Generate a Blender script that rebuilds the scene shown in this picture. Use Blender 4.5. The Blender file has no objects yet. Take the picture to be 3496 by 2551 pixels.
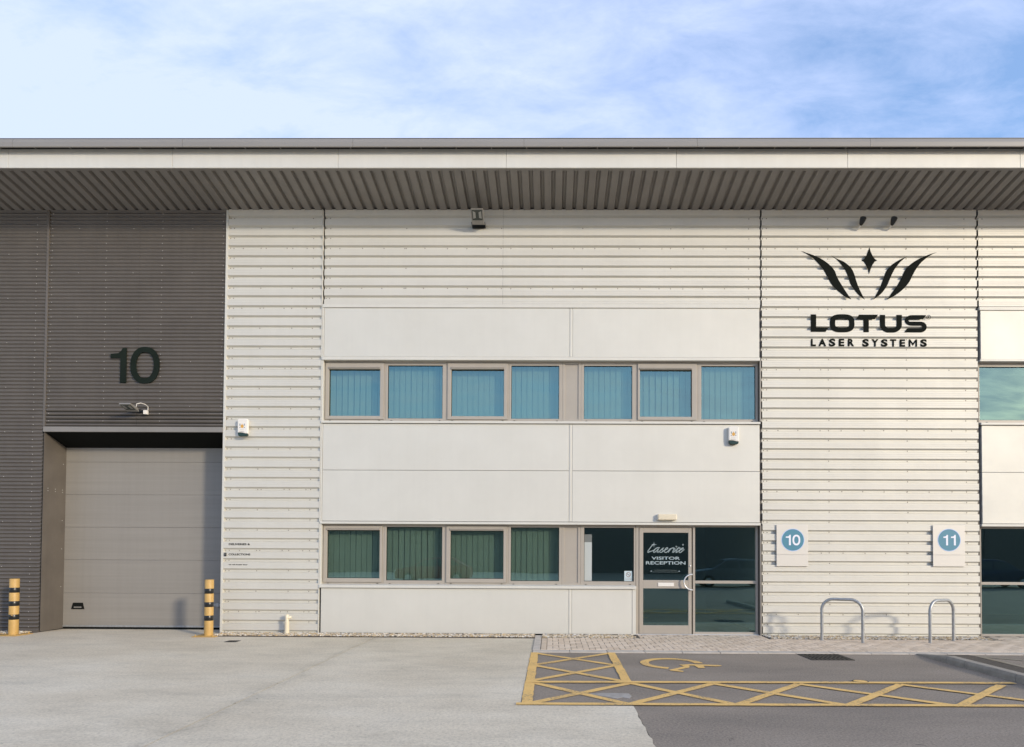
import bpy, bmesh, math, random
from mathutils import Vector, Matrix
random.seed(7)
R = math.radians
scene = bpy.context.scene
COL = scene.collection

# ------------------------------------------------------------------ camera
cam_d = bpy.data.cameras.new('camera')
cam = bpy.data.objects.new('camera', cam_d)
COL.objects.link(cam)
cam.location = (0.0, -13.2, 1.64)
cam.rotation_euler = (R(91.3104), R(-0.2654), R(0.4555))
cam_d.sensor_width = 36.0
cam_d.lens = 22.89
cam_d.shift_x = -0.0327
cam_d.shift_y = 0.1620
cam_d.clip_end = 2000.0
scene.camera = cam

# ------------------------------------------------------------------ sky and sun
SUN_AZ, SUN_EL = 48.5, 17.0            # degrees right of the facade normal, above the horizon
to_sun = Vector((math.sin(R(SUN_AZ)) * math.cos(R(SUN_EL)), -math.cos(R(SUN_AZ)) * math.cos(R(SUN_EL)), math.sin(R(SUN_EL))))
world = bpy.data.worlds.new('World')
scene.world = world
world.use_nodes = True
wn, wl = world.node_tree.nodes, world.node_tree.links
wn.clear()
w_out = wn.new('ShaderNodeOutputWorld')
w_bg = wn.new('ShaderNodeBackground')
w_bg.inputs['Strength'].default_value = 0.15
sky = wn.new('ShaderNodeTexSky')
sky.sky_type = 'NISHITA'
sky.sun_disc = False
sky.sun_elevation = R(SUN_EL)
sky.sun_rotation = math.atan2(to_sun.x, to_sun.y)
sky.air_density = 1.0
sky.dust_density = 1.0
sky.ozone_density = 1.6
# thin cloud over the whole sky, laid on a flat layer overhead
w_tc = wn.new('ShaderNodeTexCoord')
w_sep = wn.new('ShaderNodeSeparateXYZ')
wl.new(w_tc.outputs['Generated'], w_sep.inputs[0])
w_zc = wn.new('ShaderNodeMath'); w_zc.operation = 'MAXIMUM'; w_zc.inputs[1].default_value = 0.0
wl.new(w_sep.outputs['Z'], w_zc.inputs[0])
w_za = wn.new('ShaderNodeMath'); w_za.operation = 'ADD'; w_za.inputs[1].default_value = 0.18
wl.new(w_zc.outputs[0], w_za.inputs[0])
w_div = []
for ax in 'XY':
    d = wn.new('ShaderNodeMath'); d.operation = 'DIVIDE'
    wl.new(w_sep.outputs[ax], d.inputs[0]); wl.new(w_za.outputs[0], d.inputs[1])
    w_div.append(d)
w_com = wn.new('ShaderNodeCombineXYZ')
wl.new(w_div[0].outputs[0], w_com.inputs[0]); wl.new(w_div[1].outputs[0], w_com.inputs[1])
w_map = wn.new('ShaderNodeMapping')
w_map.inputs['Location'].default_value = (1.94, -19.54, 0.0)
w_map.inputs['Rotation'].default_value = (0, 0, R(24))
w_map.inputs['Scale'].default_value = (1.0, 1.9, 1.0)
wl.new(w_com.outputs[0], w_map.inputs[0])
w_n1 = wn.new('ShaderNodeTexNoise')
w_n1.inputs['Scale'].default_value = 0.75; w_n1.inputs['Detail'].default_value = 3.0; w_n1.inputs['Roughness'].default_value = 0.5
w_n2 = wn.new('ShaderNodeTexNoise')
w_n2.inputs['Scale'].default_value = 5.0; w_n2.inputs['Detail'].default_value = 8.0; w_n2.inputs['Roughness'].default_value = 0.64; w_n2.inputs['Distortion'].default_value = 0.25
wl.new(w_map.outputs[0], w_n1.inputs['Vector']); wl.new(w_map.outputs[0], w_n2.inputs['Vector'])
w_mx = wn.new('ShaderNodeMath'); w_mx.operation = 'MULTIPLY_ADD'; w_mx.inputs[1].default_value = 0.56
wl.new(w_n2.outputs['Fac'], w_mx.inputs[0])
wl.new(w_n1.outputs['Fac'], w_mx.inputs[2])
w_rmp = wn.new('ShaderNodeValToRGB')
w_rmp.color_ramp.elements[0].position = 0.57; w_rmp.color_ramp.elements[0].color = (0.36, 0.36, 0.36, 1)
w_rmp.color_ramp.elements[1].position = 0.92; w_rmp.color_ramp.elements[1].color = (0.95, 0.95, 0.95, 1)
wl.new(w_mx.outputs[0], w_rmp.inputs[0])
w_mix = wn.new('ShaderNodeMixRGB')
w_mix.inputs['Color2'].default_value = (3.8, 4.35, 6.0, 1)     # sunlit thin cloud, in the sky texture's units
wl.new(w_rmp.outputs[0], w_mix.inputs['Fac'])
w_hs = wn.new('ShaderNodeHueSaturation'); w_hs.inputs['Saturation'].default_value = 1.6; w_hs.inputs['Value'].default_value = 1.35
wl.new(sky.outputs[0], w_hs.inputs['Color'])
wl.new(w_hs.outputs[0], w_mix.inputs['Color1'])
wl.new(w_mix.outputs[0], w_bg.inputs['Color'])
wl.new(w_bg.outputs[0], w_out.inputs[0])

sun_d = bpy.data.lights.new('sun', 'SUN')
sun_d.energy = 2.1
sun_d.angle = R(5.0)
sun_d.color = (1.0, 0.88, 0.70)
sun = bpy.data.objects.new('sun', sun_d)
COL.objects.link(sun)
sun.rotation_euler = to_sun.to_track_quat('Z', 'Y').to_euler()
sun.location = (20, -30, 20)

scene.view_settings.view_transform = 'Standard'
scene.view_settings.look = 'None'
scene.view_settings.gamma = 1.0
scene.view_settings.exposure = 0.46
scene.view_settings.use_curve_mapping = False

# ------------------------------------------------------------------ helpers
class MB:
    """collects verts and faces for ONE mesh object"""
    def __init__(s): s.v = []; s.f = []
    def add(s, vs, fs):
        o = len(s.v); s.v += [tuple(v) for v in vs]; s.f += [tuple(i + o for i in f) for f in fs]; return s
    def box(s, x0, x1, y0, y1, z0, z1):
        return s.add([(x0,y0,z0),(x1,y0,z0),(x1,y1,z0),(x0,y1,z0),(x0,y0,z1),(x1,y0,z1),(x1,y1,z1),(x0,y1,z1)],
                     [(0,3,2,1),(4,5,6,7),(0,1,5,4),(1,2,6,5),(2,3,7,6),(3,0,4,7)])
    def frame(s, x0, x1, z0, z1, b, y0, y1):
        """rectangular ring of bars, b = (left, right, bottom, top)"""
        l, r, bo, t = b
        s.box(x0, x0+l, y0, y1, z0, z1); s.box(x1-r, x1, y0, y1, z0, z1)
        s.box(x0+l, x1-r, y0, y1, z0, z0+bo); s.box(x0+l, x1-r, y0, y1, z1-t, z1); return s
    def prism(s, poly, y0, y1):
        """polygon in the XZ plane, front face at y0, back at y1"""
        if sum(a[0]*b[1]-b[0]*a[1] for a, b in zip(poly, poly[1:]+poly[:1])) < 0: poly = poly[::-1]
        n = len(poly)
        vs = [(x, y0, z) for x, z in poly] + [(x, y1, z) for x, z in poly]
        fs = [tuple(range(n)), tuple(range(2*n-1, n-1, -1))] + [((i+1) % n, i, i+n, (i+1) % n + n) for i in range(n)]
        return s.add(vs, fs)
    def slab(s, poly, z0, z1):
        """polygon in the XY plane between z0 and z1"""
        if sum(a[0]*b[1]-b[0]*a[1] for a, b in zip(poly, poly[1:]+poly[:1])) < 0: poly = poly[::-1]
        n = len(poly)
        vs = [(x, y, z1) for x, y in poly] + [(x, y, z0) for x, y in poly]
        fs = [tuple(range(n)), tuple(range(2*n-1, n-1, -1))] + [(i, i+n, (i+1) % n + n, (i+1) % n) for i in range(n)]
        return s.add(vs, fs)
    def ring(s, outer, inner, y0, y1):
        n = len(outer)
        vs = [(x,y0,z) for x,z in outer]+[(x,y0,z) for x,z in inner]+[(x,y1,z) for x,z in outer]+[(x,y1,z) for x,z in inner]
        fs = []
        for i in range(n):
            j = (i+1) % n
            fs += [(i,j,n+j,n+i),(2*n+i,3*n+i,3*n+j,2*n+j),(i,2*n+i,2*n+j,j),(n+i,n+j,3*n+j,3*n+i)]
        return s.add(vs, fs)
    def tube(s, path, r, n=12, caps=True):
        path = [Vector(p) for p in path]; rings = []
        rr = r if isinstance(r, (list, tuple)) else [r]*len(path)
        t0 = (path[1]-path[0]).normalized()
        up = Vector((0,0,1)) if abs(t0.z) < 0.9 else Vector((1,0,0))
        a = t0.cross(up).normalized()
        for i, p in enumerate(path):
            if i == 0: t = path[1]-path[0]
            elif i == len(path)-1: t = path[-1]-path[-2]
            else: t = (path[i+1]-p).normalized()+(p-path[i-1]).normalized()
            t.normalize(); a = (a - t*a.dot(t)).normalized(); b = t.cross(a)
            rings.append([p + (a*math.cos(2*math.pi*k/n)+b*math.sin(2*math.pi*k/n))*rr[i] for k in range(n)])
        vs = [v for q in rings for v in q]
        fs = [(i*n+k, i*n+(k+1)%n, (i+1)*n+(k+1)%n, (i+1)*n+k) for i in range(len(path)-1) for k in range(n)]
        if caps: fs += [tuple(range(n-1,-1,-1)), tuple(range((len(path)-1)*n, len(path)*n))]
        return s.add(vs, fs)
    def lathe(s, prof, c=(0,0,0), n=24):
        """profile [(radius, z)] turned about a vertical axis at c"""
        vs = [(c[0]+r*math.cos(2*math.pi*k/n), c[1]+r*math.sin(2*math.pi*k/n), c[2]+z) for r, z in prof for k in range(n)]
        m = len(prof)
        fs = [(i*n+k, i*n+(k+1)%n, (i+1)*n+(k+1)%n, (i+1)*n+k) for i in range(m-1) for k in range(n)]
        fs += [tuple(range(n-1,-1,-1)), tuple(range((m-1)*n, m*n))]
        return s.add(vs, fs)
    def xform(s, m):
        s.v = [tuple(m @ Vector(v)) for v in s.v]; return s
    def mesh(s, name, smooth=None):
        me = bpy.data.meshes.new(name)
        me.from_pydata(s.v, [], s.f); me.validate()
        if smooth is not None:
            bm = bmesh.new(); bm.from_mesh(me)
            for f in bm.faces: f.smooth = True
            for e in bm.edges:
                if len(e.link_faces) == 2 and e.calc_face_angle(0) > R(smooth): e.smooth = False
            bm.to_mesh(me); bm.free()
        return me

def link(name, me, mat, parent=None, bevel=0.0, loc=None):
    o = bpy.data.objects.new(name, me); COL.objects.link(o)
    if mat is not None and not me.materials: me.materials.append(mat)
    if parent is not None: o.parent = parent
    if loc is not None: o.location = loc
    if bevel:
        b = o.modifiers.new('bevel', 'BEVEL'); b.width = bevel; b.segments = 2; b.limit_method = 'ANGLE'; b.angle_limit = R(40)
        for p in me.polygons: p.use_smooth = False
    return o
def build(name, mb, mat, parent=None, smooth=None, bevel=0.0, loc=None):
    o = link(name, mb.mesh(name, smooth), mat, parent, bevel, loc)
    if mat is M_GLASS:
        o.data.materials.append(M_GLASSBODY)
        for p in o.data.polygons: p.material_index = 0 if p.normal.y < -0.9 else 1
    return o
def tag(o, label, cat=None, group=None, kind=None):
    o['label'] = label
    if cat: o['category'] = cat
    if group: o['group'] = group
    if kind: o['kind'] = kind
    return o
def struct(o, label=None):
    o['kind'] = 'structure'
    if label: o['label'] = label
    return o
def stuff(o):
    o['kind'] = 'stuff'; return o
def thing(name, label, cat, loc=(0,0,0), rz=0.0, group=None):
    o = bpy.data.objects.new(name, None); COL.objects.link(o)
    o.location = loc; o.rotation_euler = (0,0,rz); o.empty_display_size = 0.1
    return tag(o, label, cat, group)

def material(name, color, rough=0.6, metallic=0.0, spec=0.5):
    m = bpy.data.materials.new(name); m.use_nodes = True
    b = m.node_tree.nodes['Principled BSDF']
    b.inputs['Base Color'].default_value = (*color, 1); b.inputs['Roughness'].default_value = rough
    b.inputs['Metallic'].default_value = metallic; b.inputs['Specular IOR Level'].default_value = spec
    return m, m.node_tree.nodes, m.node_tree.links, b
def N(nodes, kind, **kw):
    n = nodes.new('ShaderNode'+kind)
    for k, v in kw.items():
        if k in n.inputs: n.inputs[k].default_value = v
        else: setattr(n, k, v)
    return n
def ramp(nodes, stops):
    n = nodes.new('ShaderNodeValToRGB'); e = n.color_ramp.elements
    while len(e) > 1: e.remove(e[-1])
    e[0].position = stops[0][0]; c = stops[0][1]; e[0].color = (c, c, c, 1) if not isinstance(c, tuple) else (*c, 1)
    for p, c in stops[1:]:
        x = e.new(p); x.color = (c, c, c, 1) if not isinstance(c, tuple) else (*c, 1)
    return n
def mottled(name, color, amount=0.1, scale=3.0, rough=0.5, metallic=0.0, spec=0.5, bump=0.0, bscale=40.0, stretch=(1,1,1), detail=6.0, streak=0.0):
    """paint or metal: base colour with soft uneven weathering and fine relief"""
    m, nd, lk, b = material(name, color, rough, metallic, spec)
    tc = N(nd, 'TexCoord'); mp = N(nd, 'Mapping'); mp.inputs['Scale'].default_value = stretch
    lk.new(tc.outputs['Object'], mp.inputs[0])
    n = N(nd, 'TexNoise', Scale=scale, Detail=detail, Roughness=0.6); lk.new(mp.outputs[0], n.inputs['Vector'])
    r = ramp(nd, [(0.3, 1.0-amount), (0.7, 1.0+amount*0.4)]); lk.new(n.outputs['Fac'], r.inputs[0])
    mx = N(nd, 'MixRGB', blend_type='MULTIPLY'); mx.inputs['Fac'].default_value = 1.0
    mx.inputs['Color1'].default_value = (*color, 1); lk.new(r.outputs[0], mx.inputs['Color2'])
    last = mx
    if streak:
        m2 = N(nd, 'Mapping'); m2.inputs['Scale'].default_value = (9.0, 9.0, 0.35); lk.new(tc.outputs['Object'], m2.inputs[0])
        n2 = N(nd, 'TexNoise', Scale=1.0, Detail=5.0, Roughness=0.65); lk.new(m2.outputs[0], n2.inputs['Vector'])
        r2 = ramp(nd, [(0.42, 1.0), (0.75, 1.0-streak)]); lk.new(n2.outputs['Fac'], r2.inputs[0])
        m3 = N(nd, 'MixRGB', blend_type='MULTIPLY'); m3.inputs['Fac'].default_value = 1.0
        lk.new(last.outputs[0], m3.inputs['Color1']); lk.new(r2.outputs[0], m3.inputs['Color2']); last = m3
    lk.new(last.outputs[0], b.inputs['Base Color'])
    rr = ramp(nd, [(0.3, rough+0.03), (0.7, max(0.05, rough-0.02))]); lk.new(n.outputs['Fac'], rr.inputs[0]); lk.new(rr.outputs[0], b.inputs['Roughness'])
    if bump:
        n3 = N(nd, 'TexNoise', Scale=bscale, Detail=4.0); lk.new(mp.outputs[0], n3.inputs['Vector'])
        bp = N(nd, 'Bump', Strength=bump, Distance=0.01); lk.new(n3.outputs['Fac'], bp.inputs['Height']); lk.new(bp.outputs[0], b.inputs['Normal'])
    return m

# ------------------------------------------------------------------ materials
WHITE = (0.648, 0.630, 0.568)
M_CLAD = mottled('light_cladding_steel', WHITE, 0.04, 1.2, 0.60, 0.28, bump=0.03, bscale=2.5, streak=0.025)
M_TRIM = mottled('light_flashing_steel', (0.652, 0.638, 0.578), 0.05, 1.5, 0.62, 0.2, streak=0.03)
def panel_material():
    m = mottled('light_panel_steel', (0.652, 0.638, 0.578), 0.05, 0.9, 0.60, 0.28, streak=0.015)
    nd, lk = m.node_tree.nodes, m.node_tree.links; b = nd['Principled BSDF']
    tc = N(nd, 'TexCoord'); sp = N(nd, 'SeparateXYZ'); lk.new(tc.outputs['Object'], sp.inputs[0])
    w = N(nd, 'Math', operation='SINE'); k = N(nd, 'Math', operation='MULTIPLY'); k.inputs[1].default_value = 2*math.pi/0.025
    lk.new(sp.outputs['Z'], k.inputs[0]); lk.new(k.outputs[0], w.inputs[0])
    n = N(nd, 'TexNoise', Scale=1.3, Detail=2.0); lk.new(tc.outputs['Object'], n.inputs['Vector'])
    b1 = N(nd, 'Bump', Strength=0.05, Distance=0.004); lk.new(w.outputs[0], b1.inputs['Height'])
    b2 = N(nd, 'Bump', Strength=0.12, Distance=0.03); lk.new(n.outputs['Fac'], b2.inputs['Height']); lk.new(b1.outputs[0], b2.inputs['Normal'])
    lk.new(b2.outputs[0], b.inputs['Normal'])
    return m
M_PANEL = panel_material()
M_DARK = mottled('dark_cladding_steel', (0.132, 0.118, 0.104), 0.12, 1.4, 0.42, 0.15, streak=0.08)
M_DARKFLAT = mottled('dark_flashing_steel', (0.135, 0.118, 0.10), 0.16, 2.0, 0.48, 0.1, streak=0.10)
M_LINTEL = mottled('lintel_flashing_steel', (0.24, 0.225, 0.205), 0.1, 2.0, 0.45, 0.1)
M_DOORP = mottled('roller_door_steel', (0.275, 0.256, 0.226), 0.08, 0.8, 0.45, 0.05, bump=0.04, bscale=6.0, stretch=(0.4, 1, 18), streak=0.05)
M_SOFF = mottled('soffit_steel', (0.235, 0.218, 0.198), 0.12, 1.6, 0.5, 0.0)
M_GUTTER = mottled('gutter_steel', (0.27, 0.255, 0.232), 0.10, 1.0, 0.45, 0.1, stretch=(0.3, 1, 4))
M_FRAME = mottled('window_frame_paint', (0.40, 0.36, 0.305), 0.05, 3.0, 0.42, 0.05)
M_GASKET_SHADE, *_ = material('black_rubber_and_shade', (0.009, 0.010, 0.009), 0.9, spec=0.1)  # rubber seals; also paints the deep shade under the roller door lintel
M_SCREW_D, *_ = material('bright_screw_zinc', (0.55, 0.54, 0.52), 0.5, 0.2)
M_SCREW_L, *_ = material('grey_screw_head', (0.26, 0.23, 0.20), 0.5, 0.3)
M_BACK, *_ = material('inner_wall_lining', (0.10, 0.095, 0.09), 0.9)
M_ROOM, *_ = material('office_wall_paint', (0.45, 0.45, 0.43), 0.85)
M_CARPET, *_ = material('office_carpet', (0.06, 0.065, 0.07), 0.95)
M_CEIL, *_ = material('office_ceiling_tile', (0.6, 0.6, 0.58), 0.9)
M_BLIND = mottled('blind_fabric', (0.46, 0.49, 0.455), 0.06, 4.0, 0.85)
M_BLACKSIGN = mottled('black_sign_acrylic', (0.010, 0.012, 0.010), 0.2, 3.0, 0.85, spec=0.08)
M_NUM = mottled('dark_green_number_acrylic', (0.012, 0.018, 0.014), 0.2, 3.0, 0.85, spec=0.1)
M_YEL = mottled('yellow_paint', (0.52, 0.325, 0.10), 0.14, 6.0, 0.5, bump=0.1, bscale=60)
M_BLK = mottled('black_band', (0.012, 0.013, 0.013), 0.2, 8.0, 0.30)
M_GALV = mottled('galvanised_steel', (0.42, 0.43, 0.43), 0.25, 18.0, 0.42, 0.55)
M_PLASTIC = mottled('white_plastic', (0.78, 0.75, 0.69), 0.04, 4.0, 0.35)
M_CREAM = mottled('cream_plastic', (0.72, 0.64, 0.48), 0.06, 6.0, 0.4)
M_LENS, *_ = material('dark_green_lens', (0.012, 0.035, 0.026), 0.18)
M_LAMPBODY = mottled('lamp_grey_metal', (0.30, 0.285, 0.26), 0.15, 10.0, 0.42, 0.3)
M_LAMPGLASS, *_ = material('lamp_glass', (0.05, 0.058, 0.052), 0.12)
M_REFL, *_ = material('lamp_reflector', (0.32, 0.32, 0.30), 0.35, 0.5)
M_SIGNPLATE = mottled('sign_plate_paint', (0.72, 0.68, 0.605), 0.04, 2.0, 0.4, 0.1)
M_TEAL = mottled('teal_vinyl', (0.085, 0.25, 0.34), 0.05, 3.0, 0.4)
M_PALEBLUE, *_ = material('pale_blue_vinyl', (0.45, 0.58, 0.86), 0.4)
M_WHITEV, *_ = material('white_vinyl', (0.82, 0.83, 0.90), 0.4)
M_FROST, *_ = material('frosted_vinyl', (0.33, 0.41, 0.43), 0.5)
M_FROSTD, *_ = material('silver_vinyl', (0.19, 0.235, 0.235), 0.45)
M_PALECARD, *_ = material('pale_card', (0.50, 0.60, 0.62), 0.6)
M_FILM, *_ = material('white_lit_strip_paint', (0.46, 0.49, 0.47), 0.35)  # pale colour stands in for a lit strip in the window
M_LITSTRIPG, *_ = material('grey_lit_strip_paint', (0.17, 0.18, 0.17), 0.35)
M_ORANGE, *_ = material('orange_print', (0.62, 0.33, 0.06), 0.5)
M_BLUEG, *_ = material('slate_print', (0.16, 0.22, 0.27), 0.5)
M_GREYP, *_ = material('grey_print', (0.35, 0.34, 0.32), 0.5)
M_REDP, *_ = material('red_brown_print', (0.22, 0.09, 0.07), 0.5)
M_STEELW, *_ = material('polished_steel', (0.80, 0.79, 0.77), 0.25, 0.5)

def glass_material():
    """solar control glass: mirror coat on the outer face"""
    m = bpy.data.materials.new('solar_control_glass'); m.use_nodes = True
    nd, lk = m.node_tree.nodes, m.node_tree.links; nd.clear()
    o = N(nd, 'OutputMaterial'); t = N(nd, 'BsdfTransparent'); g = N(nd, 'BsdfGlossy'); mx = N(nd, 'MixShader')
    t.inputs['Color'].default_value = (1, 1, 1, 1)
    g.inputs['Color'].default_value = (0.53, 0.86, 0.85, 1); g.inputs['Roughness'].default_value = 0.0
    mx.inputs[0].default_value = 0.27
    tc = N(nd, 'TexCoord'); n = N(nd, 'TexNoise', Scale=0.9, Detail=1.0); lk.new(tc.outputs['Object'], n.inputs['Vector'])
    bp = N(nd, 'Bump', Strength=0.06, Distance=0.02); lk.new(n.outputs['Fac'], bp.inputs['Height']); lk.new(bp.outputs[0], g.inputs['Normal'])
    lk.new(t.outputs[0], mx.inputs[1]); lk.new(g.outputs[0], mx.inputs[2]); lk.new(mx.outputs[0], o.inputs[0])
    return m
def glass_body_material():
    """green body tint of the same glass, on its other faces"""
    m = bpy.data.materials.new('green_glass_body'); m.use_nodes = True
    nd, lk = m.node_tree.nodes, m.node_tree.links; nd.clear()
    o = N(nd, 'OutputMaterial'); t = N(nd, 'BsdfTransparent'); t.inputs['Color'].default_value = (0.49, 0.60, 0.535, 1); lk.new(t.outputs[0], o.inputs[0])
    return m
M_GLASSBODY = glass_body_material()
M_GLASS = glass_material()

def concrete_material():
    m, nd, lk, b = material('yard_concrete', (0.42, 0.40, 0.37), 0.85, spec=0.3)
    tc = N(nd, 'TexCoord'); co = tc.outputs['Object']
    def noise(scale, detail, stretch=None, rough=0.6):
        v = co
        if stretch:
            mp = N(nd, 'Mapping'); mp.inputs['Scale'].default_value = stretch; lk.new(co, mp.inputs[0]); v = mp.outputs[0]
        n = N(nd, 'TexNoise', Scale=scale, Detail=detail, Roughness=rough); lk.new(v, n.inputs['Vector']); return n
    base = ramp(nd, [(0.25, (0.53, 0.46, 0.345)), (0.5, (0.615, 0.545, 0.42)), (0.72, (0.665, 0.605, 0.485))])
    lk.new(noise(0.5, 5.0, (0.8, 1.25, 1)).outputs['Fac'], base.inputs[0])
    st = ramp(nd, [(0.34, 0.89), (0.5, 0.99), (0.66, 1.04)]); lk.new(noise(1.5, 9.0, (0.75, 1.35, 1), 0.72).outputs['Fac'], st.inputs[0])
    gr = ramp(nd, [(0.30, 0.70), (0.5, 1.0), (0.70, 1.16)]); lk.new(noise(32.0, 4.0, None, 0.85).outputs['Fac'], gr.inputs[0])
    # broad dirty run of a wheel track and filled joint crossing the yard
    sp = N(nd, 'SeparateXYZ'); lk.new(co, sp.inputs[0])
    wob = noise(1.6, 4.0)
    k2 = N(nd, "Math", operation="MULTIPLY_ADD"); k2.inputs[1].default_value = 0.75; lk.new(wob.outputs['Fac'], k2.inputs[0]); lk.new(sp.outputs['X'], k2.inputs[2])
    k3 = N(nd, 'Math', operation='ADD'); k3.inputs[1].default_value = 3.42-0.375; lk.new(k2.outputs[0], k3.inputs[0])
    k4 = N(nd, 'Math', operation='ABSOLUTE'); lk.new(k3.outputs[0], k4.inputs[0])
    tr = ramp(nd, [(0.0, 0.84), (0.04, 0.92), (0.20, 1.0)]); lk.new(k4.outputs[0], tr.inputs[0])
    last = base.outputs[0]
    spk = ramp(nd, [(0.265, 0.55), (0.31, 1.0)]); lk.new(noise(6.5, 3.0, None, 0.7).outputs['Fac'], spk.inputs[0])
    dirt = ramp(nd, [(0.52, 1.0), (0.72, 0.84)]); lk.new(noise(0.9, 7.0, (0.45, 1.6, 1), 0.75).outputs['Fac'], dirt.inputs[0])
    for r in (st, gr, tr, spk, dirt):
        mx = N(nd, 'MixRGB', blend_type='MULTIPLY'); mx.inputs['Fac'].default_value = 1.0
        lk.new(last, mx.inputs['Color1']); lk.new(r.outputs[0], mx.inputs['Color2']); last = mx.outputs[0]
    lk.new(last, b.inputs['Base Color'])
    bp = N(nd, 'Bump', Strength=0.35, Distance=0.01); lk.new(noise(60.0, 4.0).outputs['Fac'], bp.inputs['Height']); lk.new(bp.outputs[0], b.inputs['Normal'])
    return m
M_CONC = concrete_material()
M_CONCW = mottled('worn_concrete', (0.36, 0.335, 0.30), 0.35, 5.0, 0.9, bump=0.3, bscale=60)
def asphalt_material(name, k=1.0):
    m, nd, lk, b = material(name, (0.16, 0.15, 0.14), 0.9, spec=0.3)
    tc = N(nd, 'TexCoord'); co = tc.outputs['Object']
    def noise(scale, detail, stretch=None, rough=0.6):
        v = co
        if stretch:
            mp = N(nd, 'Mapping'); mp.inputs['Scale'].default_value = stretch; lk.new(co, mp.inputs[0]); v = mp.outputs[0]
        n = N(nd, 'TexNoise', Scale=scale, Detail=detail, Roughness=rough); lk.new(v, n.inputs['Vector']); return n
    base = ramp(nd, [(0.3, (0.20*k, 0.171*k, 0.140*k)), (0.55, (0.262*k, 0.222*k, 0.178*k)), (0.75, (0.295*k, 0.253*k, 0.208*k))])
    lk.new(noise(0.7, 6.0, (0.6, 1.4, 1)).outputs['Fac'], base.inputs[0])
    gr = ramp(nd, [(0.3, 0.52), (0.5, 1.0), (0.70, 1.45)]); lk.new(noise(42.0, 4.0, None, 0.85).outputs['Fac'], gr.inputs[0])
    sp = ramp(nd, [(0.27, 0.40), (0.33, 1.0), (0.66, 1.0), (0.78, 1.25)]); lk.new(noise(7.0, 4.0, None, 0.7).outputs['Fac'], sp.inputs[0])
    last = base.outputs[0]
    for r in (gr, sp):
        mx = N(nd, 'MixRGB', blend_type='MULTIPLY'); mx.inputs['Fac'].default_value = 1.0 if r is gr else 0.8
        lk.new(last, mx.inputs['Color1']); lk.new(r.outputs[0], mx.inputs['Color2']); last = mx.outputs[0]
    lk.new(last, b.inputs['Base Color'])
    bp = N(nd, 'Bump', Strength=0.5, Distance=0.008); lk.new(noise(90.0, 3.0).outputs['Fac'], bp.inputs['Height']); lk.new(bp.outputs[0], b.inputs['Normal'])
    return m
M_ASPH = asphalt_material('bay_asphalt')
M_ASPHD = asphalt_material('new_dark_asphalt', 0.4)
def road_paint(name, color):
    """thermoplastic line worn through to the asphalt in places"""
    m, nd, lk, b = material(name, color, 0.7, spec=0.3)
    tc = N(nd, 'TexCoord'); n = N(nd, 'TexNoise', Scale=38.0, Detail=5.0, Roughness=0.75); lk.new(tc.outputs['Object'], n.inputs['Vector'])
    n2 = N(nd, 'TexNoise', Scale=2.2, Detail=4.0); lk.new(tc.outputs['Object'], n2.inputs['Vector'])
    ad = N(nd, 'Math', operation='MULTIPLY_ADD'); ad.inputs[1].default_value = 0.55; lk.new(n2.outputs['Fac'], ad.inputs[0]); lk.new(n.outputs['Fac'], ad.inputs[2])
    r = ramp(nd, [(0.63, (0.27, 0.21, 0.14)), (0.70, tuple(c*0.86 for c in color)), (0.85, color)]); lk.new(ad.outputs[0], r.inputs[0])
    lk.new(r.outputs[0], b.inputs['Base Color'])
    bp = N(nd, 'Bump', Strength=0.4, Distance=0.006); lk.new(n.outputs['Fac'], bp.inputs['Height']); lk.new(bp.outputs[0], b.inputs['Normal'])
    return m
M_LINE = road_paint('yellow_road_paint', (0.76, 0.49, 0.17))
M_LINEF = road_paint('faded_road_paint', (0.30, 0.26, 0.20))
def paver_material():
    m, nd, lk, b = material('buff_paver', (0.5, 0.43, 0.35), 0.85, spec=0.3)
    oi = N(nd, 'ObjectInfo'); tc = N(nd, 'TexCoord')
    v = N(nd, 'TexVoronoi', Scale=6.5); lk.new(tc.outputs['Object'], v.inputs['Vector'])
    n = N(nd, 'TexNoise', Scale=50.0, Detail=4.0, Roughness=0.7); lk.new(tc.outputs['Object'], n.inputs['Vector'])
    c = ramp(nd, [(0.0, (0.56, 0.455, 0.345)), (0.5, (0.64, 0.53, 0.41)), (1.0, (0.69, 0.58, 0.46))]); lk.new(oi.outputs['Random'], c.inputs[0])
    r = ramp(nd, [(0.3, 0.82), (0.7, 1.1)]); lk.new(n.outputs['Fac'], r.inputs[0])
    mx = N(nd, 'MixRGB', blend_type='MULTIPLY'); mx.inputs['Fac'].default_value = 1.0
    lk.new(c.outputs[0], mx.inputs['Color1']); lk.new(r.outputs[0], mx.inputs['Color2']); lk.new(mx.outputs[0], b.inputs['Base Color'])
    bp = N(nd, 'Bump', Strength=0.3, Distance=0.004); lk.new(n.outputs['Fac'], bp.inputs['Height']); lk.new(bp.outputs[0], b.inputs['Normal'])
    return m
M_PAVER = paver_material()
M_KERB = mottled('kerb_concrete', (0.32, 0.285, 0.235), 0.25, 7.0, 0.85, bump=0.25, bscale=70)
M_EDGE = mottled('edging_concrete', (0.52, 0.47, 0.405), 0.2, 5.0, 0.85, bump=0.2, bscale=70)
M_SAND, *_ = material('joint_sand', (0.10, 0.085, 0.07), 0.95)
M_IRON = mottled('cast_iron', (0.035, 0.033, 0.03), 0.3, 14.0, 0.6, 0.3)
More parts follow.
